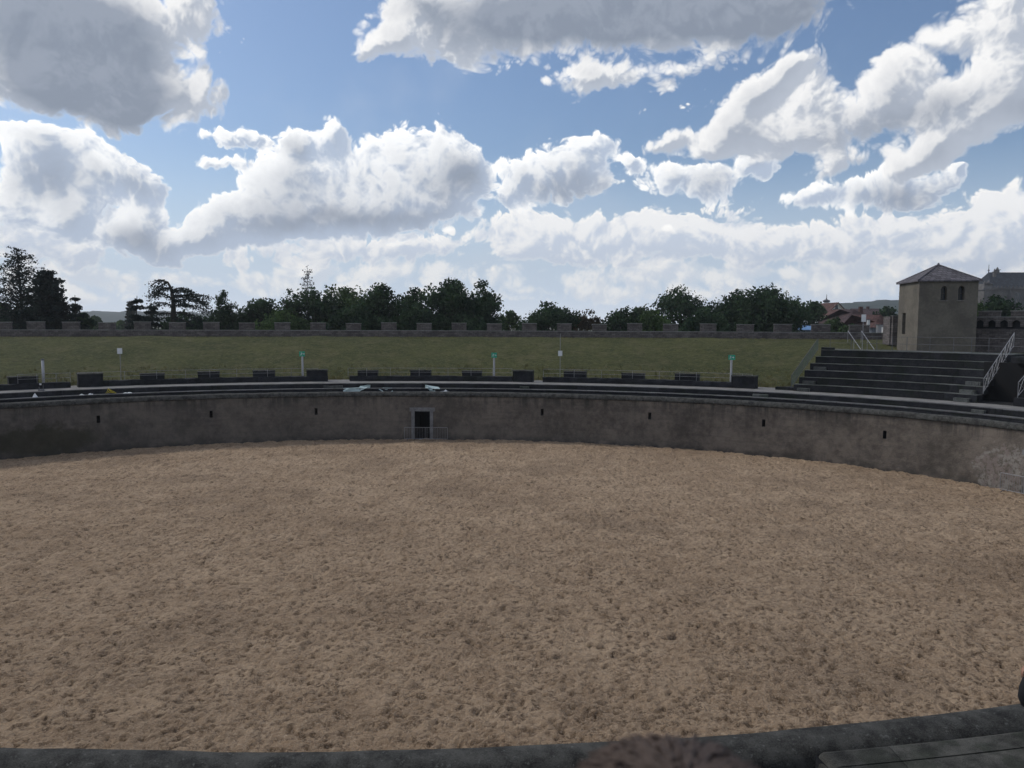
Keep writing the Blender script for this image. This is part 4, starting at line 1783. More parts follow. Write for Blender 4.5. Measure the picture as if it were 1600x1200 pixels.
def broadleaf(px, py, hw, Y, lab, seed, mat='leaf', gz=3., dens=1., lobes=None, open_=0., flat=.8, group='trees beyond the battlement wall', leaf=.175, cz=None):
    rng = np.random.default_rng(seed)
    top = at(px, py, Y)
    w = hw/F*Y
    H_ = top.z-gz
    base = Vector((top.x, Y, gz))
    root = thing('tree', base, lab, 'tree', group)
    ch = min(H_*.80, w*2*flat+1.5) if cz is None else cz
    cc = np.array([top.x, Y, top.z-ch/2])
    nl = lobes or max(10, int(16+w*2.2))
    L_ = []
    # lobes on an ellipsoid shell, biased to the upper half
    for i in range(nl):
        d = rng.normal(size=3)
        d /= np.linalg.norm(d)
        if d[2] < -.55:
            d[2] *= -.6
        k = rng.uniform(.50, .88)
        lr = rng.uniform(.22, .40)*min(w, ch/2)*1.15
        c = cc+d*np.array([w, w*.85, ch/2])*k
        c[2] = min(c[2], top.z-lr*.8)
        L_.append((c, lr))
    L_[0] = (np.array([top.x+rng.uniform(-.1, .1)*w, Y, top.z-.22*min(w, ch/2)]), .26*min(w, ch/2))
    for q in ((-.35, -.1), (.35, -.1), (0, .1), (0, -.35)):
        L_.append((cc+np.array([q[0]*w, 0, q[1]*ch]), .42*min(w, ch/2)))
    V = []
    tot = sum(q[1]**2 for q in L_)
    N_ = int(min(30000, 125*w*ch*dens/(leaf/.20)**2))
    for c, lr in L_:
        n = max(30, int(N_*lr*lr/tot))
        d = rng.normal(size=(n, 3))
        d /= np.linalg.norm(d, axis=1)[:, None]
        rr = lr*(rng.random(n)**.45)*(1+.22*np.sin(d[:, 0]*7+seed)*np.sin(d[:, 2]*6+d[:, 1]*5))
        p = c+d*rr[:, None]*np.array([1.15, 1.1, .85])
        V.append(quads(p, rng.uniform(.7, 1.35, n)*leaf, rng))
    # a few sprays that break the outline
    m = int(30+N_*.012)
    d = rng.normal(size=(m, 3))
    d /= np.linalg.norm(d, axis=1)[:, None]
    d[:, 2] = np.abs(d[:, 2])*1.0-.25
    p = cc+d*np.array([w, w*.9, ch/2])*rng.uniform(.8, 1.03, m)[:, None]
    p = np.repeat(p, 5, 0)+rng.normal(size=(m*5, 3))*.28
    p[:, 2] = np.minimum(p[:, 2], top.z+.1)
    V.append(quads(p, rng.uniform(.5, 1., m*5)*leaf, rng))
    leafmesh('crown', np.concatenate(V), M[mat], root)
    tb = MB()
    r0 = max(.12, w*.09)
    fork = Vector((top.x, Y, gz+H_*.35))
    limb(base, fork, r0, r0*.7, tb, rng, 4, .03)
    for c, lr in L_[:14]:
        limb(fork, c, r0*.42, .03, tb, rng, 4, .06)
    tb.build('trunk', M['bark'], root)
    return root


def conifer(px, py, Y, lab, seed, halfw, mat='needle', gz=3., dens=1., droop=.25, levels=16, lean=0., start=.25, sparse=1., group='trees beyond the battlement wall', power=.8, leaf=.16, up=0., wild=.3):
    """halfw: px half width of the crown; whorled branches hung with needle sprays"""
    rng = np.random.default_rng(seed)
    top = at(px, py, Y)
    w = halfw/F*Y
    H_ = top.z-gz
    base = Vector((top.x-lean*H_, Y, gz))
    root = thing('conifer_tree', base, lab, 'tree', group)
    tb = MB()
    tr = limb(base, top, max(.14, H_*.022), .03, tb, rng, 8, .01)
    V = []
    for i in range(levels):
        k = start+(1-start)*(i+rng.uniform(-.3, .3))/levels
        k = min(max(k, start), .985)
        p0 = base.lerp(top, k)
        ln = w*((1-k)/(1-start))**power*1.0+.25
        nb = rng.integers(4, 7)
        a0 = rng.uniform(0, TAU)
        for j in range(nb):
            a = a0+TAU*j/nb+rng.uniform(-.3, .3)
            l = ln*rng.uniform(.78-.4*wild, 1.08)
            p0 = base.lerp(top, min(.985, max(.05, k+rng.uniform(-.5, .5)*wild/levels)))
            p1 = p0+Vector((cos(a)*l, sin(a)*l*.9, l*(up-droop)*rng.uniform(.4, 1.3)))
            pts = limb(p0, p1, .02+.012*l, .012, tb, rng, 5, .03, -.10)
            n = int(26*l*dens)+6
            q = rng.random(n)**.75
            P_ = np.array([list(Vector(pts[int(x*4.99)]).lerp(pts[int(x*4.99)+1], x*4.99-int(x*4.99))) for x in q])
            spread = .10+.20*l*(1-q*.55)*.55
            P_ += rng.normal(size=(n, 3))*np.stack([spread, spread, spread*(.30+.35*wild)], 1)
            P_[:, 2] -= np.abs(rng.normal(size=n))*spread*.55*sparse
            V.append(quads(P_, rng.uniform(.6, 1.3, n)*leaf, rng, .3))
    leafmesh('crown', np.concatenate(V), M[mat], root)
    tb.build('trunk', M['bark'], root)
    return root


# left group
conifer(26, 387, 96, 'tall open larch-like conifer at the far left with airy branches', 1, 88, dens=.40, droop=-.30, levels=34, start=.16, power=.66, leaf=.13, lean=-.02, wild=1.)
conifer(74, 424, 93, 'dense dark conifer right of the tall airy one at far left', 2, 60, dens=2.0, droop=-.12, levels=26, start=.1, power=.5, leaf=.18, wild=1.)
conifer(117, 461, 92, 'small pointed spruce left of the hazy gap in the tree line', 3, 24, dens=2., droop=.25, levels=16, start=.05, power=.8, leaf=.15)
broadleaf(6, 470, 44, 100, 'round dark bush below the tall conifer at the left border', 4, 'leaf', flat=.7)
broadleaf(62, 470, 50, 104, 'low dark bush filling the space under the dense conifer', 5, 'leaf')
broadleaf(130, 488, 16, 98, 'small bushy shrub at the right foot of the pointed spruce', 6, 'leaf')
# cedar group
conifer(203, 470, 170, 'slim grey poplar tip behind the gap, left of the spreading cedar', 7, 7, 'needle_grey', dens=3., droop=-.8, levels=14, start=.2, power=.5, leaf=.25)
conifer(214, 462, 94, 'dark conifer bush left of the spreading cedar', 8, 22, dens=2.6, droop=.1, levels=12, start=.05, power=.6)
conifer(236, 470, 95, 'low dark conifer bush directly under the left boughs of the cedar', 9, 22, dens=2.4, droop=.1, levels=12, start=.05, power=.6)


def cedar():
    rng = np.random.default_rng(21)
    Y = 92
    g = Vector((at(272, 520, Y).x, Y, 3))
    root = thing('cedar_tree', g, 'spreading cedar with long drooping boughs and an arched leading shoot', 'tree', 'trees beyond the battlement wall')
    tb = MB()
    P = lambda x, y, d=0.: at(x, y, Y+d)+Vector((0, 0, 0))
    tr = [g, P(271, 500), P(271, 470), P(268, 452), P(262, 441), P(250, 437), P(238, 440)]
    tb.tube(tr, [.42, .34, .26, .18, .12, .07, .03], 7)
    bs = [((271, 478), (300, 472), (328, 487)), ((270, 466), (296, 455), (329, 464)), ((270, 462), (300, 459), (322, 472)),
          ((268, 455), (284, 444), (300, 456)), ((271, 480), (250, 466), (232, 478)), ((270, 468), (250, 452), (230, 462)),
          ((271, 488), (292, 486), (318, 500)), ((271, 492), (250, 484), (226, 496)), ((262, 441), (248, 446), (238, 456)),
          ((271, 474), (284, 466), (296, 478)), ((266, 450), (252, 448), (240, 462)), ((271, 496), (288, 498), (300, 508)),
          ((255, 438), (246, 438), (236, 446)), ((271, 470), (312, 462), (326, 478)), ((270, 458), (290, 446), (308, 462))]
    V = []
    for i, b in enumerate(bs):
        d = rng.uniform(-2.2, 2.2)
        a, m_, e = P(*b[0]), P(*b[1], d*.6), P(*b[2], d)
        pts = [a*((1-k)**2)+m_*(2*k*(1-k))+e*(k*k) for k in [j/8 for j in range(9)]]
        tb.tube(pts, [.11-.09*j/8 for j in range(9)], 5)
        l = (e-a).length
        n = int(85*l)
        q = rng.random(n)**.8*7.99
        C = np.array([list(pts[int(x)].lerp(pts[int(x)+1], x-int(x))) for x in q])
        C += rng.normal(size=(n, 3))*np.array([.22, .45, .10])
        C[:, 2] -= np.abs(rng.normal(size=n))*.38*(q/8)**.7
        V.append(quads(C, rng.uniform(.06, .14, n), rng, .2))
    leafmesh('crown', np.concatenate(V), M['needle'], root)
    tb.build('trunk', M['bark'], root)


cedar()
broadleaf(290, 484, 46, 99, 'dark shrubbery under the right boughs of the cedar', 10, 'leaf')


def sparse(px, py, Y, lab, seed, hw, n=9, mat='leaf', bare=False):
    rng = np.random.default_rng(seed)
    top = at(px, py, Y)
    base = Vector((top.x, Y, 3))
    root = thing('sparse_tree', base, lab, 'tree', 'trees beyond the battlement wall')
    tb = MB()
    tr = limb(base, top, .12, .025, tb, rng, 8, .015)
    w = hw/F*Y
    V = [np.zeros((0, 3))]
    for i in range(n):
        k = .55+.43*i/n
        p0 = base.lerp(top, k)
        for j in range(5):
            a = rng.uniform(0, TAU)
            l = w*rng.uniform(.5, 1.)*(1.15-k*.6 if not bare else max(.25, (1-k)*2.4))
            p1 = p0+Vector((cos(a)*l, sin(a)*l*.5, l*(rng.uniform(.2, .9) if not bare else rng.uniform(-.25, .35))))
            pts = limb(p0, p1, .03, .012, tb, rng, 4, .05)
            if bare:
                for _ in range(7):
                    q = pts[rng.integers(1, 5)]
                    tb.tube([q, q+Vector((rng.uniform(-.3, .3), rng.uniform(-.2, .2), rng.uniform(-.40, .1)))], .009, 3)
            m_ = 30 if not bare else 3
            C = np.array(pts[-1])[None]+rng.normal(size=(m_, 3))*.22
            V.append(quads(C, rng.uniform(.08, .17, m_), rng))
    leafmesh('crown', np.concatenate(V), M[mat], root)
    tb.build('trunk', M['stick'], root)


sparse(345, 453, 100, 'thin young tree with only a few leaf tufts right of the cedar', 31, 11, 8)
sparse(361, 470, 101, 'shorter thin sapling between the tufted young tree and the round tree', 32, 9, 6)
broadleaf(345, 480, 38, 103, 'low shrubs at the foot of the thin young tree', 11, 'leaf')
broadleaf(408, 467, 38, 104, 'round even-crowned tree left of the tall broadleaf row', 12, 'leaf', flat=.75, dens=1.2)
broadleaf(452, 451, 20, 100, 'narrow light-gapped tree at the left end of the tall broadleaf row', 13, 'leaf', flat=1.6, dens=.7)
sparse(480, 415, 105, 'half-dead larch whose bare top sticks out above the broadleaf row', 33, 24, 13, 'needle_grey', True)
broadleaf(489, 449, 48, 103, 'broad tree under the half-dead larch top', 14, 'leaf', flat=1.0)
broadleaf(536, 446, 48, 106, 'broad paler tree second right of the half-dead larch', 15, 'leaf_light', flat=.95)
broadleaf(594, 441, 46, 99, 'dark broad tree with a pointed top, left of the middle of the row', 16, 'leaf', flat=1.1, dens=1.15)
broadleaf(646, 448, 36, 102, 'narrower tree between the two tallest dark trees of the row', 17, 'leaf', flat=1.4)
broadleaf(708, 434, 50, 98, 'tallest dark broadleaf tree of the middle row', 18, 'leaf', flat=1.15, dens=1.2)
broadleaf(750, 437, 40, 100, 'dark broadleaf tree at the right end of the tall row', 19, 'leaf', flat=1.3, dens=1.15)
broadleaf(450, 480, 44, 98, 'lighter green bush low in front of the tall row, left part', 34, 'leaf_light')
broadleaf(560, 474, 60, 97, 'dark undergrowth low in front of the tall row, middle part', 35, 'leaf')
broadleaf(650, 472, 60, 97, 'dark undergrowth low in front of the tall row, right part', 36, 'leaf')
broadleaf(740, 474, 52, 96, 'dark undergrowth at the right foot of the tall row', 37, 'leaf')
broadleaf(797, 485, 18, 125, 'small far bush just right of the tall row', 20, 'leaf_light', leaf=.26)
broadleaf(858, 470, 46, 108, 'round dark tree left of the brown pyramid roof', 22, 'leaf', flat=.8, dens=1.1)
broadleaf(920, 482, 30, 112, 'airy yellow-green tree right of the brown pyramid roof', 23, 'leaf_red', flat=.8, dens=.6)
broadleaf(977, 477, 36, 108, 'round green tree in the low stretch right of the centre', 24, 'leaf', flat=.8, dens=1.1)
broadleaf(1020, 484, 32, 106, 'lighter green bush between two round trees right of the centre', 25, 'leaf_light', flat=.8)
broadleaf(1004, 478, 20, 190, 'far pale tree top peeping between the round tree and the big crown', 26, 'leaf_light', leaf=.4)
broadleaf(1064, 445, 54, 112, 'big open-crowned tree left of the largest dark tree', 27, 'leaf', flat=.72, dens=.75, lobes=34)
broadleaf(1100, 478, 34, 98, 'low round tree standing in front of the two big right-hand trees', 28, 'leaf', flat=.7, dens=1.2)
broadleaf(1204, 443, 60, 106, 'largest dark tree with a wide dense crown left of the houses', 29, 'leaf', flat=.85, dens=1.4, lobes=46)
broadleaf(1148, 454, 48, 110, 'dense dark tree joining the largest tree on its left', 30, 'leaf', flat=.9, dens=1.3)
broadleaf(1164, 482, 80, 108, 'dark undergrowth below the largest dark trees', 38, 'leaf', flat=.5)
broadleaf(1272, 471, 18, 140, 'small round tree between the grey shed and the onion-domed tower', 39, 'leaf', leaf=.26, gz=2., dens=1.3)
broadleaf(1306, 495, 20, 128, 'leafy green tree in front of the cream gabled house', 40, 'leaf_light', leaf=.24, dens=1.3)
broadleaf(1330, 505, 18, 122, 'low green bush before the wide barn roof', 41, 'leaf_light', leaf=.24)
broadleaf(1388, 478, 24, 150, 'dark tree just left of the square tower', 42, 'leaf', leaf=.28, dens=1.3)
broadleaf(1556, 460, 34, 100, 'green tree right of the square tower, in front of the church', 43, 'leaf', flat=.8, dens=1.25)
broadleaf(1534, 478, 14, 96, 'small bush squeezed between square tower and the green tree', 44, 'leaf')
sparse(1532, 468, 90, 'thin yellowish sapling beside the right wall of the tower', 45, 6, 5, 'leaf_light')
broadleaf(834, 494, 22, 118, 'low hedge bush left of the round dark tree', 46, 'leaf')
broadleaf(1230, 490, 20, 118, 'low bush at the right foot of the largest dark tree', 47, 'leaf_light')

# ------------------------------------------------------------------ far wooded hills and treelines
def farwood(name, x0, x1, Y, ytop, lab, seed, size, n, dep=60):
    """distant wood: ground ridge with a rough canopy of leaf clumps"""
    rng = np.random.default_rng(seed)
    u = rng.random(n)
    px = x0+(x1-x0)*u
    e = np.interp(u, np.linspace(0, 1, len(ytop)), ytop)
    dd = rng.random(n)
    Yv = Y+dd*dep
    r = np.array([list(at(a, b, c)) for a, b, c in zip(px, e, Yv)])
    h = rng.random(n)
    r[:, 2] = 3+(r[:, 2]-3)*(1-h*h)*(.97+.03*np.sin(px*.7+seed))+rng.normal(size=n)*size*.3
    root = thing(name, (float(r[:, 0].mean()), Y, 3), lab, 'woods')
    root.location.z = 3
    leafmesh('canopy', quads(r, rng.uniform(.6, 1.4, n)*size, rng), M['hill'], root)
    for c in root.children:
        c['kind'] = 'stuff'


def hill(name, x0, x1, Y, ytop, seed, dep=500):
    rng = np.random.default_rng(seed)
    mb = MB()
    n = 160
    k = 7
    for i in range(n+1):
        px = x0+(x1-x0)*i/n
        yt = float(np.interp(i/n, np.linspace(0, 1, len(ytop)), ytop))
        T = at(px, yt, Y)
        rr = rng.normal()*1.6+1.2*sin(i*.9)+1.1*sin(i*.37)
        for j in range(k):
            s = j/(k-1)
            z = 2+(T.z-2)*sin(s*pi/2)**.8+(rr*s if j else 0)
            mb.v.append((T.x*(1-.18*(1-s)), Y-dep*(1-s), z))
    for i in range(n):
        for j in range(k-1):
            a = i*k+j
            mb.f.append((a, a+1, a+k+1, a+k))
    o = mb.build(name, M['hill'], None, smooth=False)
    tag(o, kind='structure')


hill('hills', -200, 800, 2200, [492, 491, 490, 488, 486, 487, 490, 492, 493, 494, 495], 1)
hill('hills', 1180, 2000, 1500, [486, 480, 472, 470.5, 470.5, 471, 471, 472, 473, 474, 480], 2)
broadleaf(148, 494, 9, 220, 'far pale green tree in the gap, left of two', 60, 'leaf_light', leaf=.5, gz=2)
broadleaf(186, 500, 20, 240, 'low far green trees in the gap, right of two', 61, 'leaf_light', leaf=.5, gz=2)
broadleaf(170, 506, 20, 160, 'dark low hedge in the hazy gap of the tree line', 62, 'leaf', leaf=.3, gz=2)
for i, (a, b, y, Y) in enumerate(((1330, 1420, 484, 420), (780, 1010, 492, 300))):
    pass

# ------------------------------------------------------------------ town
def house(x0, x1, yr, ye, Y, lab, wall='housewall', roof='redroof', dep=9., gable=True, ridge='y', z0=2.5, windows=(), chim=None, name='house', ry=0., hip=0.):
    """x0..x1 px extent, ridge and eave heights as picture rows at depth Y"""
    a, b = at(x0, ye, Y), at(x1, ye, Y)
    zr = at((x0+x1)/2, yr, Y).z
    ze = a.z
    w = b.x-a.x
    cx = (a.x+b.x)/2
    root = thing(name, (cx, Y+dep/2, z0), lab, 'building', 'town buildings behind the battlement wall')
    m = MB()
    if ridge == 'y':      # gable faces us
        m.add([(a.x, Y, z0), (b.x, Y, z0), (b.x, Y, ze), (cx, Y, zr), (a.x, Y, ze),
               (a.x, Y+dep, z0), (b.x, Y+dep, z0), (b.x, Y+dep, ze), (cx, Y+dep, zr), (a.x, Y+dep, ze)],
              [(0, 1, 2, 3, 4), (9, 8, 7, 6, 5), (0, 4, 9, 5), (1, 6, 7, 2)])
        m.build('wall', M[wall], root)
        m = MB()
        o = .35
        t = .18
        for s in (-1, 1):
            ex = cx+s*(w/2+o)
            ez = ze-o*(zr-ze)/(w/2)
            v = [(cx, Y-o, zr+.02), (ex, Y-o, ez+.02), (ex, Y+dep+o, ez+.02), (cx, Y+dep+o, zr+.02)]
            v2 = [(p[0], p[1], p[2]+t) for p in v]
            m.add(v+v2, [(0, 1, 2, 3), (7, 6, 5, 4), (0, 4, 5, 1), (1, 5, 6, 2), (2, 6, 7, 3), (3, 7, 4, 0)])
        rf = m.build('roof', M[roof], root)
    else:
        m.add([(a.x, Y, z0), (b.x, Y, z0), (b.x, Y, ze), (a.x, Y, ze), (a.x, Y+dep, z0), (b.x, Y+dep, z0), (b.x, Y+dep, ze), (a.x, Y+dep, ze),
               (a.x+hip, Y+dep/2, zr), (b.x-hip, Y+dep/2, zr)],
              [(0, 1, 2, 3), (7, 6, 5, 4), (0, 3, 7, 4), (1, 5, 6, 2)]+([(3, 8, 7), (2, 6, 9)] if not hip else []))
        m.build('wall', M[wall], root)
        m = MB()
        o = .4
        A1, B1 = (a.x-o, Y-o, ze-.1), (b.x+o, Y-o, ze-.1)
        A2, B2 = (a.x-o, Y+dep+o, ze-.1), (b.x+o, Y+dep+o, ze-.1)
        R1, R2 = (a.x-o+hip, Y+dep/2, zr+.1), (b.x+o-hip, Y+dep/2, zr+.1)
        m.add([A1, B1, B2, A2, R1, R2], [(0, 1, 5, 4), (2, 3, 4, 5), (0, 4, 3), (1, 2, 5), (3, 2, 1, 0)])
        rf = m.build('roof', M[roof], root)
    for (px, py, ww, hh) in windows:
        c = at(px, py, Y)
        m = MB()
        m.box((c.x, Y-.02, c.z), (ww, .10, hh))
        wf = m.build('window', M['whitewall'], root)
        m = MB()
        m.box((c.x, Y-.08, c.z), (ww*.8, .03, hh*.84))
        m.build('pane', M['glass'], wf)
    if chim:
        c = at(chim[0], chim[1], Y+dep/2)
        m = MB()
        m.box((c.x, Y+dep/2, c.z-.9), (.7, .7, 1.8))
        m.box((c.x, Y+dep/2, c.z+.04), (.85, .85, .12))
        m.build('chimney', M['redroof'], rf)
    return root


house(1240, 1279, 484, 499, 150, 'grey shed roof with a small white skylight, left of the small round tree', 'greywall', 'slate', ridge='x', dep=12, hip=1.5, windows=())
c = at(1262, 502, 149)
m = MB(); m.box((c.x, 149.6, c.z), (1.0, .2, 1.0)); 
o = m.build('skylight', M['white'], None)
r_ = [q for q in bpy.data.objects if q.get('label', '').startswith('grey shed')][0]
o.parent = r_
o.matrix_parent_inverse = Matrix.Translation(-Vector(r_.location))
tagl = None
house(1247, 1272, 510, 514.5, 118, 'low shed with a bright blue sheet roof just behind the battlements', 'greywall', 'bluesheet', ridge='x', dep=5, name='blue_roofed_shed')
house(1228, 1262, 480, 487, 240, 'far reddish roof beyond the grey shed', 'housewall', 'brownroof', ridge='x', dep=9)
house(1294, 1324, 473.5, 489, 205, 'cream gabled house with orange-red roof behind the leafy tree', 'housewall', 'redroof', dep=14, windows=((1304, 487, 1.2, 1.8), (1310, 487, 1.2, 1.8), (1307, 480, 1.0, 1.3)))
house(1312, 1330, 484, 491, 185, 'small cream house with a red dormer gable, right of the larger cream house', 'housewall', 'redroof', dep=10, windows=((1319, 491, 1.1, 1.4),))
house(1319, 1377, 483, 505, 165, 'wide dark brown barn roof filling the middle of the town', 'greywall', 'brownroof', ridge='x', dep=16, hip=6, chim=(1345, 480), windows=((1330, 509, 1., 1.2), (1341, 509, 1., 1.2)))
house(1345, 1386, 482, 492, 230, 'long reddish-brown roof behind the barn', 'housewall', 'brownroof', ridge='x', dep=12, chim=(1356, 479.5))
house(1362, 1392, 492, 511, 140, 'steep red roofed house beside the parapet left of the tower', 'greywall', 'redroof', ridge='x', dep=12, hip=5)
house(873, 902, 484, 502, 130, 'brown pyramid-roofed hut behind the middle battlements', 'brown_pl', 'brownroof_pl', ridge='x', dep=8, hip=3.2, name='hut') if False else None
M['hutwall'] = stone('hut_wall', (.10, .07, .06), (.16, .12, .10), 1.)
house(871, 903, 493, 503, 118, 'low hut with a brown pyramid roof behind the battlements', 'hutwall', 'brownroof', ridge='x', dep=5.5, hip=1.7, name='hut')
# white gateposts and tanks seen above the battlements
for i, (px, y0, y1, Y, r_, mt, lab) in enumerate(((1357, 499, 518, 112, .22, 'whitewall', 'white chimney-like post rising behind the wall left of the parapet'),
                                               (1276, 487, 510, 148, .22, 'whitewall', 'white vertical gable trim post beside the grey shed'),
                                               (1375, 507, 518, 110, .50, 'metal', 'squat grey metal tank behind the battlement wall'),
                                               (1383, 510, 518, 106, .42, 'whitewall', 'squat white tank right of the grey metal one'))):
    a, b = at(px, y0, Y), at(px, y1, Y)
    root = thing('post' if r_ < .3 else 'storage_tank', (a.x, Y, 3), lab, 'post' if r_ < .3 else 'tank')
    m = MB()
    m.tube([(a.x, Y, 3), (a.x, Y, a.z-.1)], r_, 12)
    m.build('shaft' if r_ < .3 else 'drum', M[mt], root)
    m = MB()
    m.tube([(a.x, Y, a.z-.098), (a.x, Y, a.z)], r_*1.15, 12)
    m.build('cap', M['metal_dark'], root)

# onion-domed tower
def onion():
    Y = 290
    T = lambda y: at(1291, y, Y).z
    x = at(1291, 480, Y).x
    root = thing('church_tower', (x, Y, 2), 'slender white church tower with a dark onion dome among the roofs', 'tower')
    m = MB()
    w = 7./F*Y/2*1.15
    prof = [(w*1.08, 2), (w*1.08, T(497)), (w*1.2, T(497)), (w*1.2, T(496)), (w, T(495.5)), (w, T(484)), (w*1.12, T(483.5)), (w*1.12, T(482.5)), (w*.95, T(482)), (w*.95, T(474)), (w*1.25, T(473.6)), (w*1.25, T(473))]

    def lathe(pr, n=8):
        mm = MB()
        for r_, z in pr:
            for k in range(n):
                a = TAU*(k+.5)/n
                mm.v.append((x+cos(a)*r_, Y+sin(a)*r_, z))
        for i in range(len(pr)-1):
            for k in range(n):
                a, b = i*n+k, i*n+(k+1) % n
                mm.f.append((a, b, b+n, a+n))
        mm.f.append(tuple(range((len(pr)-1)*n, len(pr)*n)))
        return mm
    lathe(prof).build('shaft', M['whitewall'], root)
    lathe([(w*.6, T(473)), (w*1.15, T(472)), (w*1.38, T(470.6)), (w*1.1, T(469.2)), (w*.5, T(468.2)), (w*.2, T(467.2)), (w*.12, T(465)), (.08, T(460))], 12).build('onion_dome', M['slate'], root, smooth=True)
    for yy in (478, 489, 493):
        b = MB()
        b.box((x, Y-w*.93, T(yy)), (.7, .3, 1.5))
        b.build('window', M['glass'], root)


onion()

# cathedral
def church():
    Y = 330
    root = thing('church', (at(1600, 470, Y).x, Y+10, 2), 'large grey gothic church with a steep slate roof at the right border', 'church')
    A = lambda x, y, d=0.: at(x, y, Y)+Vector((0, d, 0))
    x0, x1 = A(1549, 452).x, A(1760, 452).x
    ze, zr, zg = A(1560, 452).z, A(1560, 423.5).z, 2
    rx = A(1563, 423).x
    D = 16
    m = MB()
    m.add([(x0, Y, zg), (x1, Y, zg), (x1, Y, ze), (x0, Y, ze), (x0, Y+D, zg), (x1, Y+D, zg), (x1, Y+D, ze), (x0, Y+D, ze)],
          [(0, 1, 2, 3), (7, 6, 5, 4), (0, 3, 7, 4), (1, 5, 6, 2), (3, 2, 6, 7)])
    # buttresses
    nb = 7
    for i in range(nb):
        bx = x0+8+(x1-x0-8)*i/nb
        m.box((bx, Y-1.0, (zg+ze-2)/2), (1.2, 2.0, ze-2-zg))
        m.box((bx, Y-.7, ze-1.2), (1.0, 1.4, 2.4), 0, .2)
    m.build('wall', M['churchwall'], root)
    r_ = MB()
    o = .6
    r_.add([(x0-o, Y-o, ze), (x1+o, Y-o, ze), (x1+o, Y+D+o, ze), (x0-o, Y+D+o, ze), (rx, Y+D/2, zr), (x1, Y+D/2, zr)],
           [(0, 1, 5, 4), (2, 3, 4, 5), (3, 0, 4), (1, 2, 5), (3, 2, 1, 0)])
    rf = r_.build('roof', M['churchroof'], root)

    def pinnacle(x, y0, y1, w, d, nm='pinnacle', par=root, mt='churchwall'):
        a, b = A(x, y0, d), A(x, y1, d)
        p = MB()
        h = a.z-b.z
        p.box((a.x, a.y, b.z+h*.28), (w, w, h*.56))
        p.box((a.x, a.y, b.z+h*.58), (w*1.5, w*1.5, h*.06))
        p.tube([(a.x, a.y, b.z+h*.6), (a.x, a.y, b.z+h*.80), (a.x, a.y, a.z)], [w*.5, w*.3, .06], 6)
        p.build(nm, M[mt], par)
    # parapet, gallery of the choir
    g = MB()
    g.box(((x0+x1)/2, Y-.9, ze+.35), (x1-x0, .5, .7))
    k = int((x1-x0)/1.6)
    for i in range(k):
        g.box((x0+1.6*i+.8, Y-.9, ze+1.05), (.5, .45, .7))
    g.build('parapet', M['churchwall'], root)
    # stair turret at the corner
    t = MB()
    tx0, tx1 = A(1535.5, 450).x, A(1548.5, 450).x
    zt = A(1540, 443.5).z
    t.box(((tx0+tx1)/2, Y+1.0, (zg+zt)/2), (tx1-tx0, 4, zt-zg))
    t.box(((tx0+tx1)/2, Y+1.0, A(1540, 452).z), (tx1-tx0+1.0, 4.6, .6))
    t.build('corner_turret', M['churchwall'], root)
    for x, y in ((1537.5, 438.5), (1541, 440), (1543.5, 438), (1548, 442)):
        pinnacle(x, y, 446, .8, -.6)
    pinnacle(1559, 419, 432, 1.0, 2.)
    pinnacle(1577, 415, 426, 1.3, 8., par=root)
    f = MB()
    q = A(1563.5, 411, 8)
    f.tube([(q.x, q.y, zr-.5), (q.x, q.y, q.z)], [.22, .07], 6)
    f.tube([(q.x, q.y, zr+.6), (q.x, q.y, zr+1.4)], [.5, .12], 8)
    f.build('finial', M['metal_dark'], root)
    # tall pointed windows
    for i, px in enumerate((1589.5, 1612, 1636)):
        c = A(px, 466)
        w, z0, z1 = 2.4, A(px, 484).z, A(px, 456.5).z
        s = MB()
        pts = [(-w/2, z0), (w/2, z0), (w/2, z1-2.2)]
        for j in range(1, 7):
            an = j/6*pi/2
            pts.append((w/2-w/2*(1-cos(an)), z1-2.2+2.2*sin(an)))
        for j in range(5, 0, -1):
            an = j/6*pi/2
            pts.append((-w/2+w/2*(1-cos(an)), z1-2.2+2.2*sin(an)))
        pts.append((-w/2, z1-2.2))
        n = len(pts)
        s.add([(c.x+a, Y-.12, b) for a, b in pts]+[(c.x+a, Y+.1, b) for a, b in pts],
              [tuple(range(n))]+[(i2, (i2+1) % n, n+(i2+1) % n, n+i2) for i2 in range(n)])
        wo = s.build('window', M['glass'], root)
        mu = MB()
        for dx in (-.45, .45):
            mu.box((c.x+dx, Y-.16, (z0+z1)/2-.8), (.14, .1, z1-z0-1.6))
        mu.build('mullion', M['churchwall'], wo)


church()
broadleaf(1600, 489, 30, 130, 'low grey-green tree behind the rightmost battlements', 48, 'leaf', leaf=.25)

# ------------------------------------------------------------------ stand on the near side, below the viewpoint
root = thing('near_grandstand', (0, 4, ZP), 'stone seat rows on the near side rising from the walkway below the viewpoint', 'grandstand', 'stone grandstands')
ca, cb = pi+.75, TAU-.75
for i in range(8):
    m = MB()
    z = ZP+.46*(i+1)
    o0 = 4.5+.62*i
    oe = o0+.64 if i < 7 else o0+6
    ringbox(m, o0, oe, z-.5 if i else z-.6, z, ca, cb, 70)
    m.build('seat_row', M['bench'], root)

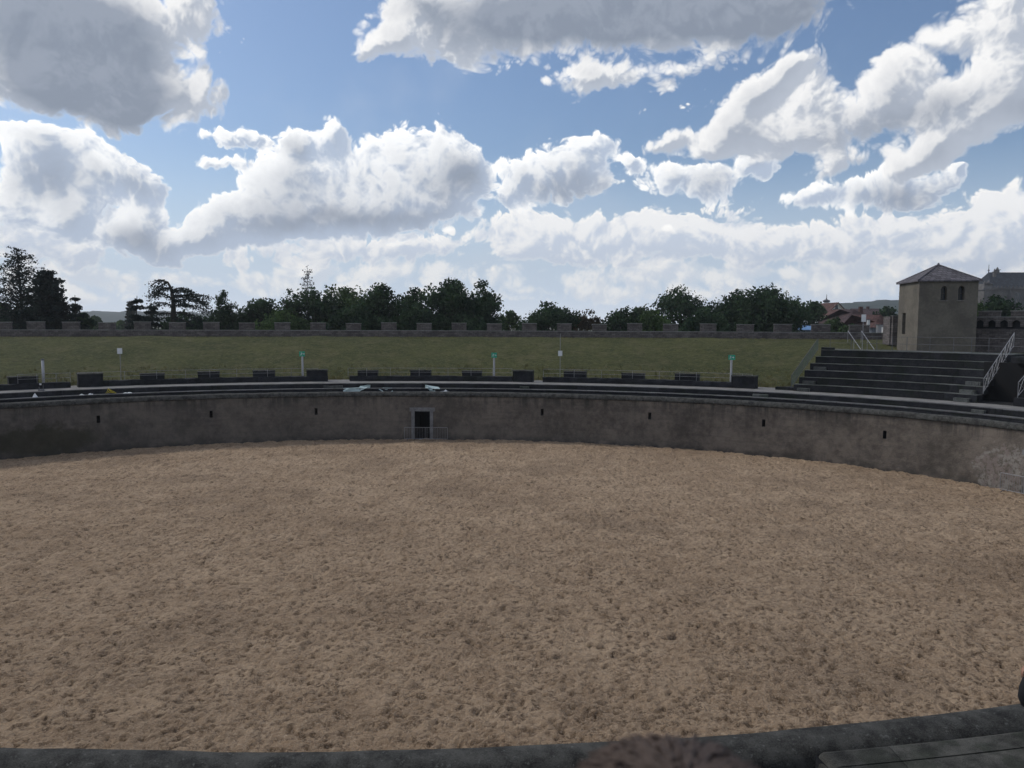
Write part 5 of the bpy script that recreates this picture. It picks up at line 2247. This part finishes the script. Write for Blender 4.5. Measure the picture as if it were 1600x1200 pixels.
# ------------------------------------------------------------------ people
def skinmesh(name, pts, edges, rads, mat, parent=None, root_i=0, sub=2, loc=None):
    me = bpy.data.meshes.new(name)
    off = Vector(parent.location) if parent is not None else Vector((0, 0, 0))
    me.from_pydata([tuple(Vector(p)-off) for p in pts], edges, [])
    me.materials.append(mat)
    o = bpy.data.objects.new(name, me)
    COL.objects.link(o)
    m = o.modifiers.new('skin', 'SKIN')
    m.use_smooth_shade = True
    for i, v in enumerate(me.skin_vertices[0].data):
        r = rads[i]
        v.radius = r if hasattr(r, '__len__') else (r, r)
        v.use_root = i == root_i
    s = o.modifiers.new('sub', 'SUBSURF')
    s.levels = s.render_levels = sub
    if parent is not None:
        o.parent = parent
    return o


def chain_add(P_, E_, R_, start, seq):
    prev = start
    for p, r in seq:
        P_.append(Vector(p))
        R_.append(r)
        E_.append((prev, len(P_)-1))
        prev = len(P_)-1
    return prev


def hand(P_, E_, R_, wrist, d, side, down, k):
    """palm, four unequal bent fingers and a thumb growing from vertex wrist"""
    w = P_[wrist]
    palm = chain_add(P_, E_, R_, wrist, [(w+d*.045*k, (.026*k, .015*k)), (w+d*.085*k, (.034*k, .014*k))])
    pc = P_[palm]
    for i, (u, l) in enumerate(((-.026, .062), (-.009, .072), (.009, .068), (.026, .052))):
        b = pc+side*u*k
        chain_add(P_, E_, R_, palm, [(b+d*.012*k, .0095*k), (b+d*(.012+l*.45)*k+down*.008*k, .0085*k),
                                     (b+d*(.012+l*.8)*k+down*.026*k, .0075*k), (b+d*(.012+l)*k+down*.045*k, .006*k)])
    q = w+d*.04*k
    chain_add(P_, E_, R_, wrist+1, [(q-side*.030*k+d*.01*k, .010*k), (q-side*.048*k+d*.035*k+down*.008*k, .009*k), (q-side*.050*k+d*.058*k+down*.02*k, .007*k)])


M['skin'] = plain('skin', (.36, .20, .14), .55, .08, 20.)
M['hair'] = plain('brown_hair', (.085, .060, .050), .7, .35, 60., 0., .3)
M['hair_dark'] = plain('dark_hair', (.02, .015, .012), .6, .2, 40.)
M['black_cloth'] = plain('black_jacket', (.010, .011, .014), .85, .25, 14.)
M['blue_cloth'] = plain('blue_grey_scarf', (.045, .055, .10), .9, .25, 30.)
M['jeans'] = plain('dark_jeans', (.02, .025, .04), .9, .2, 20.)
M['shoe'] = plain('dark_shoe', (.02, .018, .016), .6, .2, 20.)
M['grey_cloth'] = plain('dark_grey_pullover', (.03, .03, .034), .9, .2, 20.)


def person(loc, rz, h, pose, lab, top, legs, hairm, seed, hair_len=0., scarf=False):
    """pose: dict of joints in the figure's own frame (x right, y front), unit = metres at 1.7 m"""
    k = h/1.7
    rt = thing('person', loc, lab, 'person')
    R_z = Matrix.Rotation(rz, 3, 'Z')
    base = Vector(loc)

    def G(p):
        return base+R_z @ (Vector(p)*k)
    J = pose
    P_, E_, R_ = [], [], []

    def add(p, r, to=None):
        P_.append(G(p))
        R_.append(tuple(q*k for q in r) if hasattr(r, '__len__') else r*k)
        if to is not None:
            E_.append((to, len(P_)-1))
        return len(P_)-1
    pel = add(J['pelvis'], (.145, .11))
    wa = add(J['waist'], (.125, .095), pel)
    ch = add(J['chest'], (.155, .11), wa)
    nk = add(J['neck'], .058, ch)
    hd0 = add(J['head0'], (.066, .078), nk)
    hd1 = add(J['head1'], (.078, .094), hd0)
    hd2 = add(J['head2'], (.066, .078), hd1)
    hands = []
    for s in ('l', 'r'):
        a = add(J['shoulder_'+s], .055, ch)
        b = add(J['elbow_'+s], .042, a)
        c = add(J['wrist_'+s], .027, b)
        d = (P_[c]-P_[b]).normalized()
        dn = Vector((0, 0, -1))
        sd = d.cross(dn).normalized()
        if s == 'r':
            sd = -sd
        hands.append((c, d, sd, (sd.cross(d)).normalized()*(1 if (sd.cross(d)).z < 0 else -1)))
        a = add(J['hip_'+s], .085, pel)
        b = add(J['knee_'+s], .058, a)
        c = add(J['ankle_'+s], .040, b)
        add(Vector(J['ankle_'+s])+Vector((0, .12, -.055)), (.035, .028), c)
    for c, d, sd, dn in hands:
        hand(P_, E_, R_, c, d, sd, dn, k)
    skinmesh('body', P_, E_, R_, M['skin'], rt)
    # face: nose, ears, eyes, mouth
    f = (R_z @ Vector(J.get('face', (0, 1, 0)))).normalized()
    c = G(J['head1'])
    sdv = f.cross(Vector((0, 0, 1))).normalized()
    upv = sdv.cross(f).normalized()
    m = MB()
    n0 = c+f*.090*k+upv*.015*k
    m.tube([n0, n0+f*.014*k-upv*.028*k, n0+f*.004*k-upv*.038*k], [.007*k, .013*k, .008*k], 8)
    m.build('nose', M['skin'], rt, smooth=True)
    for s in (-1, 1):
        m = MB()
        e = c+sdv*s*.080*k-upv*.01*k
        m.tube([e-upv*.03*k, e+sdv*s*.012*k, e+upv*.03*k], [.008*k, .015*k, .010*k], 8)
        m.build('ear', M['skin'], rt, smooth=True)
        m = MB()
        e = c+f*.086*k+sdv*s*.030*k+upv*.014*k
        m.tube([e-f*.008*k, e+f*.003*k], [.012*k, .007*k], 8)
        m.build('eye', M['dark'], rt)
    m = MB()
    e = c+f*.090*k-upv*.048*k
    m.tube([e-sdv*.022*k, e+f*.003*k, e+sdv*.022*k], [.003*k, .006*k, .003*k], 6)
    m.build('mouth', M['lips'], rt)
    # clothes as fuller skins over the same joints
    T, TE, TR = [], [], []

    def tadd(p, r, to=None):
        T.append(G(p))
        TR.append(tuple(q*k for q in r) if hasattr(r, '__len__') else r*k)
        if to is not None:
            TE.append((to, len(T)-1))
        return len(T)-1
    a = tadd(Vector(J['pelvis'])+Vector((0, 0, -.03)), (.175, .135))
    b = tadd(J['waist'], (.165, .145), a)
    c_ = tadd(J['chest'], (.215, .175), b)
    tadd(Vector(J['neck'])*.6+Vector(J['chest'])*.4, .098, c_)
    for s in ('l', 'r'):
        q = tadd(J['shoulder_'+s], .085, c_)
        q = tadd(J['elbow_'+s], .070, q)
        tadd(Vector(J['wrist_'+s])*1.0, .046, q)
    skinmesh('jacket', T, TE, TR, top, rt)
    T, TE, TR = [], [], []
    a = tadd(J['pelvis'], (.172, .150))
    for s in ('l', 'r'):
        q = tadd(J['hip_'+s], .108, a)
        q = tadd(J['knee_'+s], .080, q)
        tadd(Vector(J['ankle_'+s])+Vector((0, 0, .0)), .062, q)
    skinmesh('trousers', T, TE, TR, legs, rt)
    for s in ('l', 'r'):
        an = Vector(J['ankle_'+s])
        T, TE, TR = [], [], []
        a = tadd(an+Vector((0, -.03, -.03)), .045)
        q = tadd(an+Vector((0, .06, -.05)), (.046, .034), a)
        tadd(an+Vector((0, .15, -.062)), (.042, .024), q)
        skinmesh('shoe', T, TE, TR, M['shoe'], rt, sub=1)
    # hair: cap plus many fine locks
    rng = np.random.default_rng(seed)
    m = MB()
    hc = G(J['head1'])+upv*.022*k-f*.008*k
    rr = Vector((.094, .112, .100))*k
    nu, nv = 40, 22
    b0 = len(m.v)

    def shell(th, ph, g=1.):
        d = sdv*(cos(th)*sin(ph)*rr.x)+f*(sin(th)*sin(ph)*rr.y)+upv*(cos(ph)*rr.z)
        return hc+d*g
    for j in range(nv+1):
        for i in range(nu):
            th = TAU*i/nu
            lim = 1.15+(.75 if sin(th) < .35 else 0.)-.25*max(0, sin(th))
            ph = lim*j/nv
            m.v.append(tuple(shell(th, ph, 1+.03*sin(th*9+ph*5)+.02*rng.random())))
    for j in range(nv):
        for i in range(nu):
            m.f.append((b0+j*nu+i, b0+j*nu+(i+1) % nu, b0+(j+1)*nu+(i+1) % nu, b0+(j+1)*nu+i))
    for _ in range(1500):
        th = rng.uniform(0, TAU)
        ph = rng.uniform(0, 1.5)
        sw = rng.uniform(-.5, .5)
        pts = []
        for q in range(4):
            g = 1.02+rng.uniform(0, .05)+.03*q*rng.random()
            p = shell(th+sw*q*.25, min(ph+.16*q, 2.0), g)
            pts.append(p)
        m.tube(pts, [.0022*k, .0022*k, .0018*k, .0006*k], 3, False)
    m.build('hair', hairm, rt, smooth=True)
    if scarf:
        m = MB()
        nc = G(Vector(J['neck'])*.85+Vector(J['chest'])*.15)
        for w_ in range(3):
            m.tube([nc+Vector((cos(a)*(.085+.012*w_)*k, sin(a)*(.08+.01*w_)*k, (-.04+.035*w_+.012*sin(a*3+w_))*k)) for a in [TAU*i/16 for i in range(17)]], .028*k, 8)
        m.build('scarf', M['blue_cloth'], rt, smooth=True)
    return rt


M['lips'] = plain('lips', (.25, .09, .08), .5)
SIT = dict(pelvis=(0, 0, .10), waist=(0, .01, .26), chest=(0, .03, .46), neck=(0, .04, .62), head0=(0, .06, .70), head1=(0, .075, .77), head2=(0, .065, .835),
           shoulder_l=(-.17, .03, .53), elbow_l=(-.24, .10, .27), wrist_l=(-.13, .30, .19), shoulder_r=(.17, .03, .53), elbow_r=(.24, .10, .27), wrist_r=(.13, .30, .19),
           hip_l=(-.09, .05, .09), knee_l=(-.12, .44, .10), ankle_l=(-.12, .46, -.30), hip_r=(.09, .05, .09), knee_r=(.12, .44, .10), ankle_r=(.12, .46, -.30))
# front viewer: only the crown of a tousled head reaches into the frame
hp = at(1056, 1186, .41)
zs_ = hp.z-.905
person((hp.x, hp.y-.075, zs_), -.05, 1.7, SIT, 'person with tousled reddish-brown hair seated just below, only the crown of the head showing',
       M['grey_cloth'], M['jeans'], M['hair'], 3)
STD = dict(pelvis=(0, 0, .92), waist=(0, .02, 1.07), chest=(0, .05, 1.27), neck=(0, .08, 1.43), head0=(0, .10, 1.51), head1=(0, .12, 1.585), head2=(0, .115, 1.65),
           shoulder_l=(-.18, .05, 1.36), elbow_l=(-.27, .06, 1.09), wrist_l=(-.33, .10, .93), shoulder_r=(.18, .05, 1.36), elbow_r=(.25, .10, 1.10), wrist_r=(.17, .32, 1.02),
           hip_l=(-.09, 0, .88), knee_l=(-.10, .03, .50), ankle_l=(-.11, -.02, .09), hip_r=(.09, 0, .88), knee_r=(.11, .04, .50), ankle_r=(.12, .0, .09))
t = hit(1648, 1.9, 5, True)
x, y = E(t, 1.9)
person((x, y, ZP), .25, 1.72, STD, 'person in black jacket and blue-grey scarf standing by the near parapet at the right border',
       M['black_cloth'], M['jeans'], M['hair_dark'], 4, scarf=True)

# black bag at the standing person's left hip
hx, hy = x-.33, y-.02
root = thing('shoulder_bag', (hx, hy, ZP+.42), 'black shoulder bag with a small pale tag hanging at the standing person’s hip', 'bag')
m = MB()
zz = [0, .03, .12, .24, .34, .40, .43]
m.tube([(hx+.01*sin(i*2.), hy, ZP+.42+z) for i, z in enumerate(zz)], [.045, .085, .105, .10, .085, .06, .03], 14)
m.build('bag_body', M['black_cloth'], root, smooth=True)
m = MB()
m.tube([(hx-.02, hy, ZP+.82), (hx+.02, hy+.02, ZP+1.05), (hx+.16, hy+.04, ZP+1.36), (hx+.28, hy+.02, ZP+1.42)], .014, 6)
m.build('strap', M['black_cloth'], root)
m = MB()
m.box((hx-.08, hy-.13, ZP+.52), (.05, .02, .11), .3)
m.build('pale_tag', M['white'], root)

# ------------------------------------------------------------------ haze
def haze():
    mb = MB()
    mb.box((0, 1100, 109), (6000, 2900, 222))
    m = bpy.data.materials.new('haze')
    m.use_nodes = True
    t_ = m.node_tree
    t_.nodes.clear()
    v = t_.nodes.new('ShaderNodeVolumePrincipled')
    v.inputs['Color'].default_value = (.90, .94, 1., 1)
    v.inputs['Density'].default_value = .00022
    v.inputs['Anisotropy'].default_value = .2
    o_ = t_.nodes.new('ShaderNodeOutputMaterial')
    t_.links.new(v.outputs[0], o_.inputs['Volume'])
    o = mb.build('haze', m, None)
    tag(o, 'thin pale daylight haze lying over the whole scene', 'haze', kind='stuff')


haze()
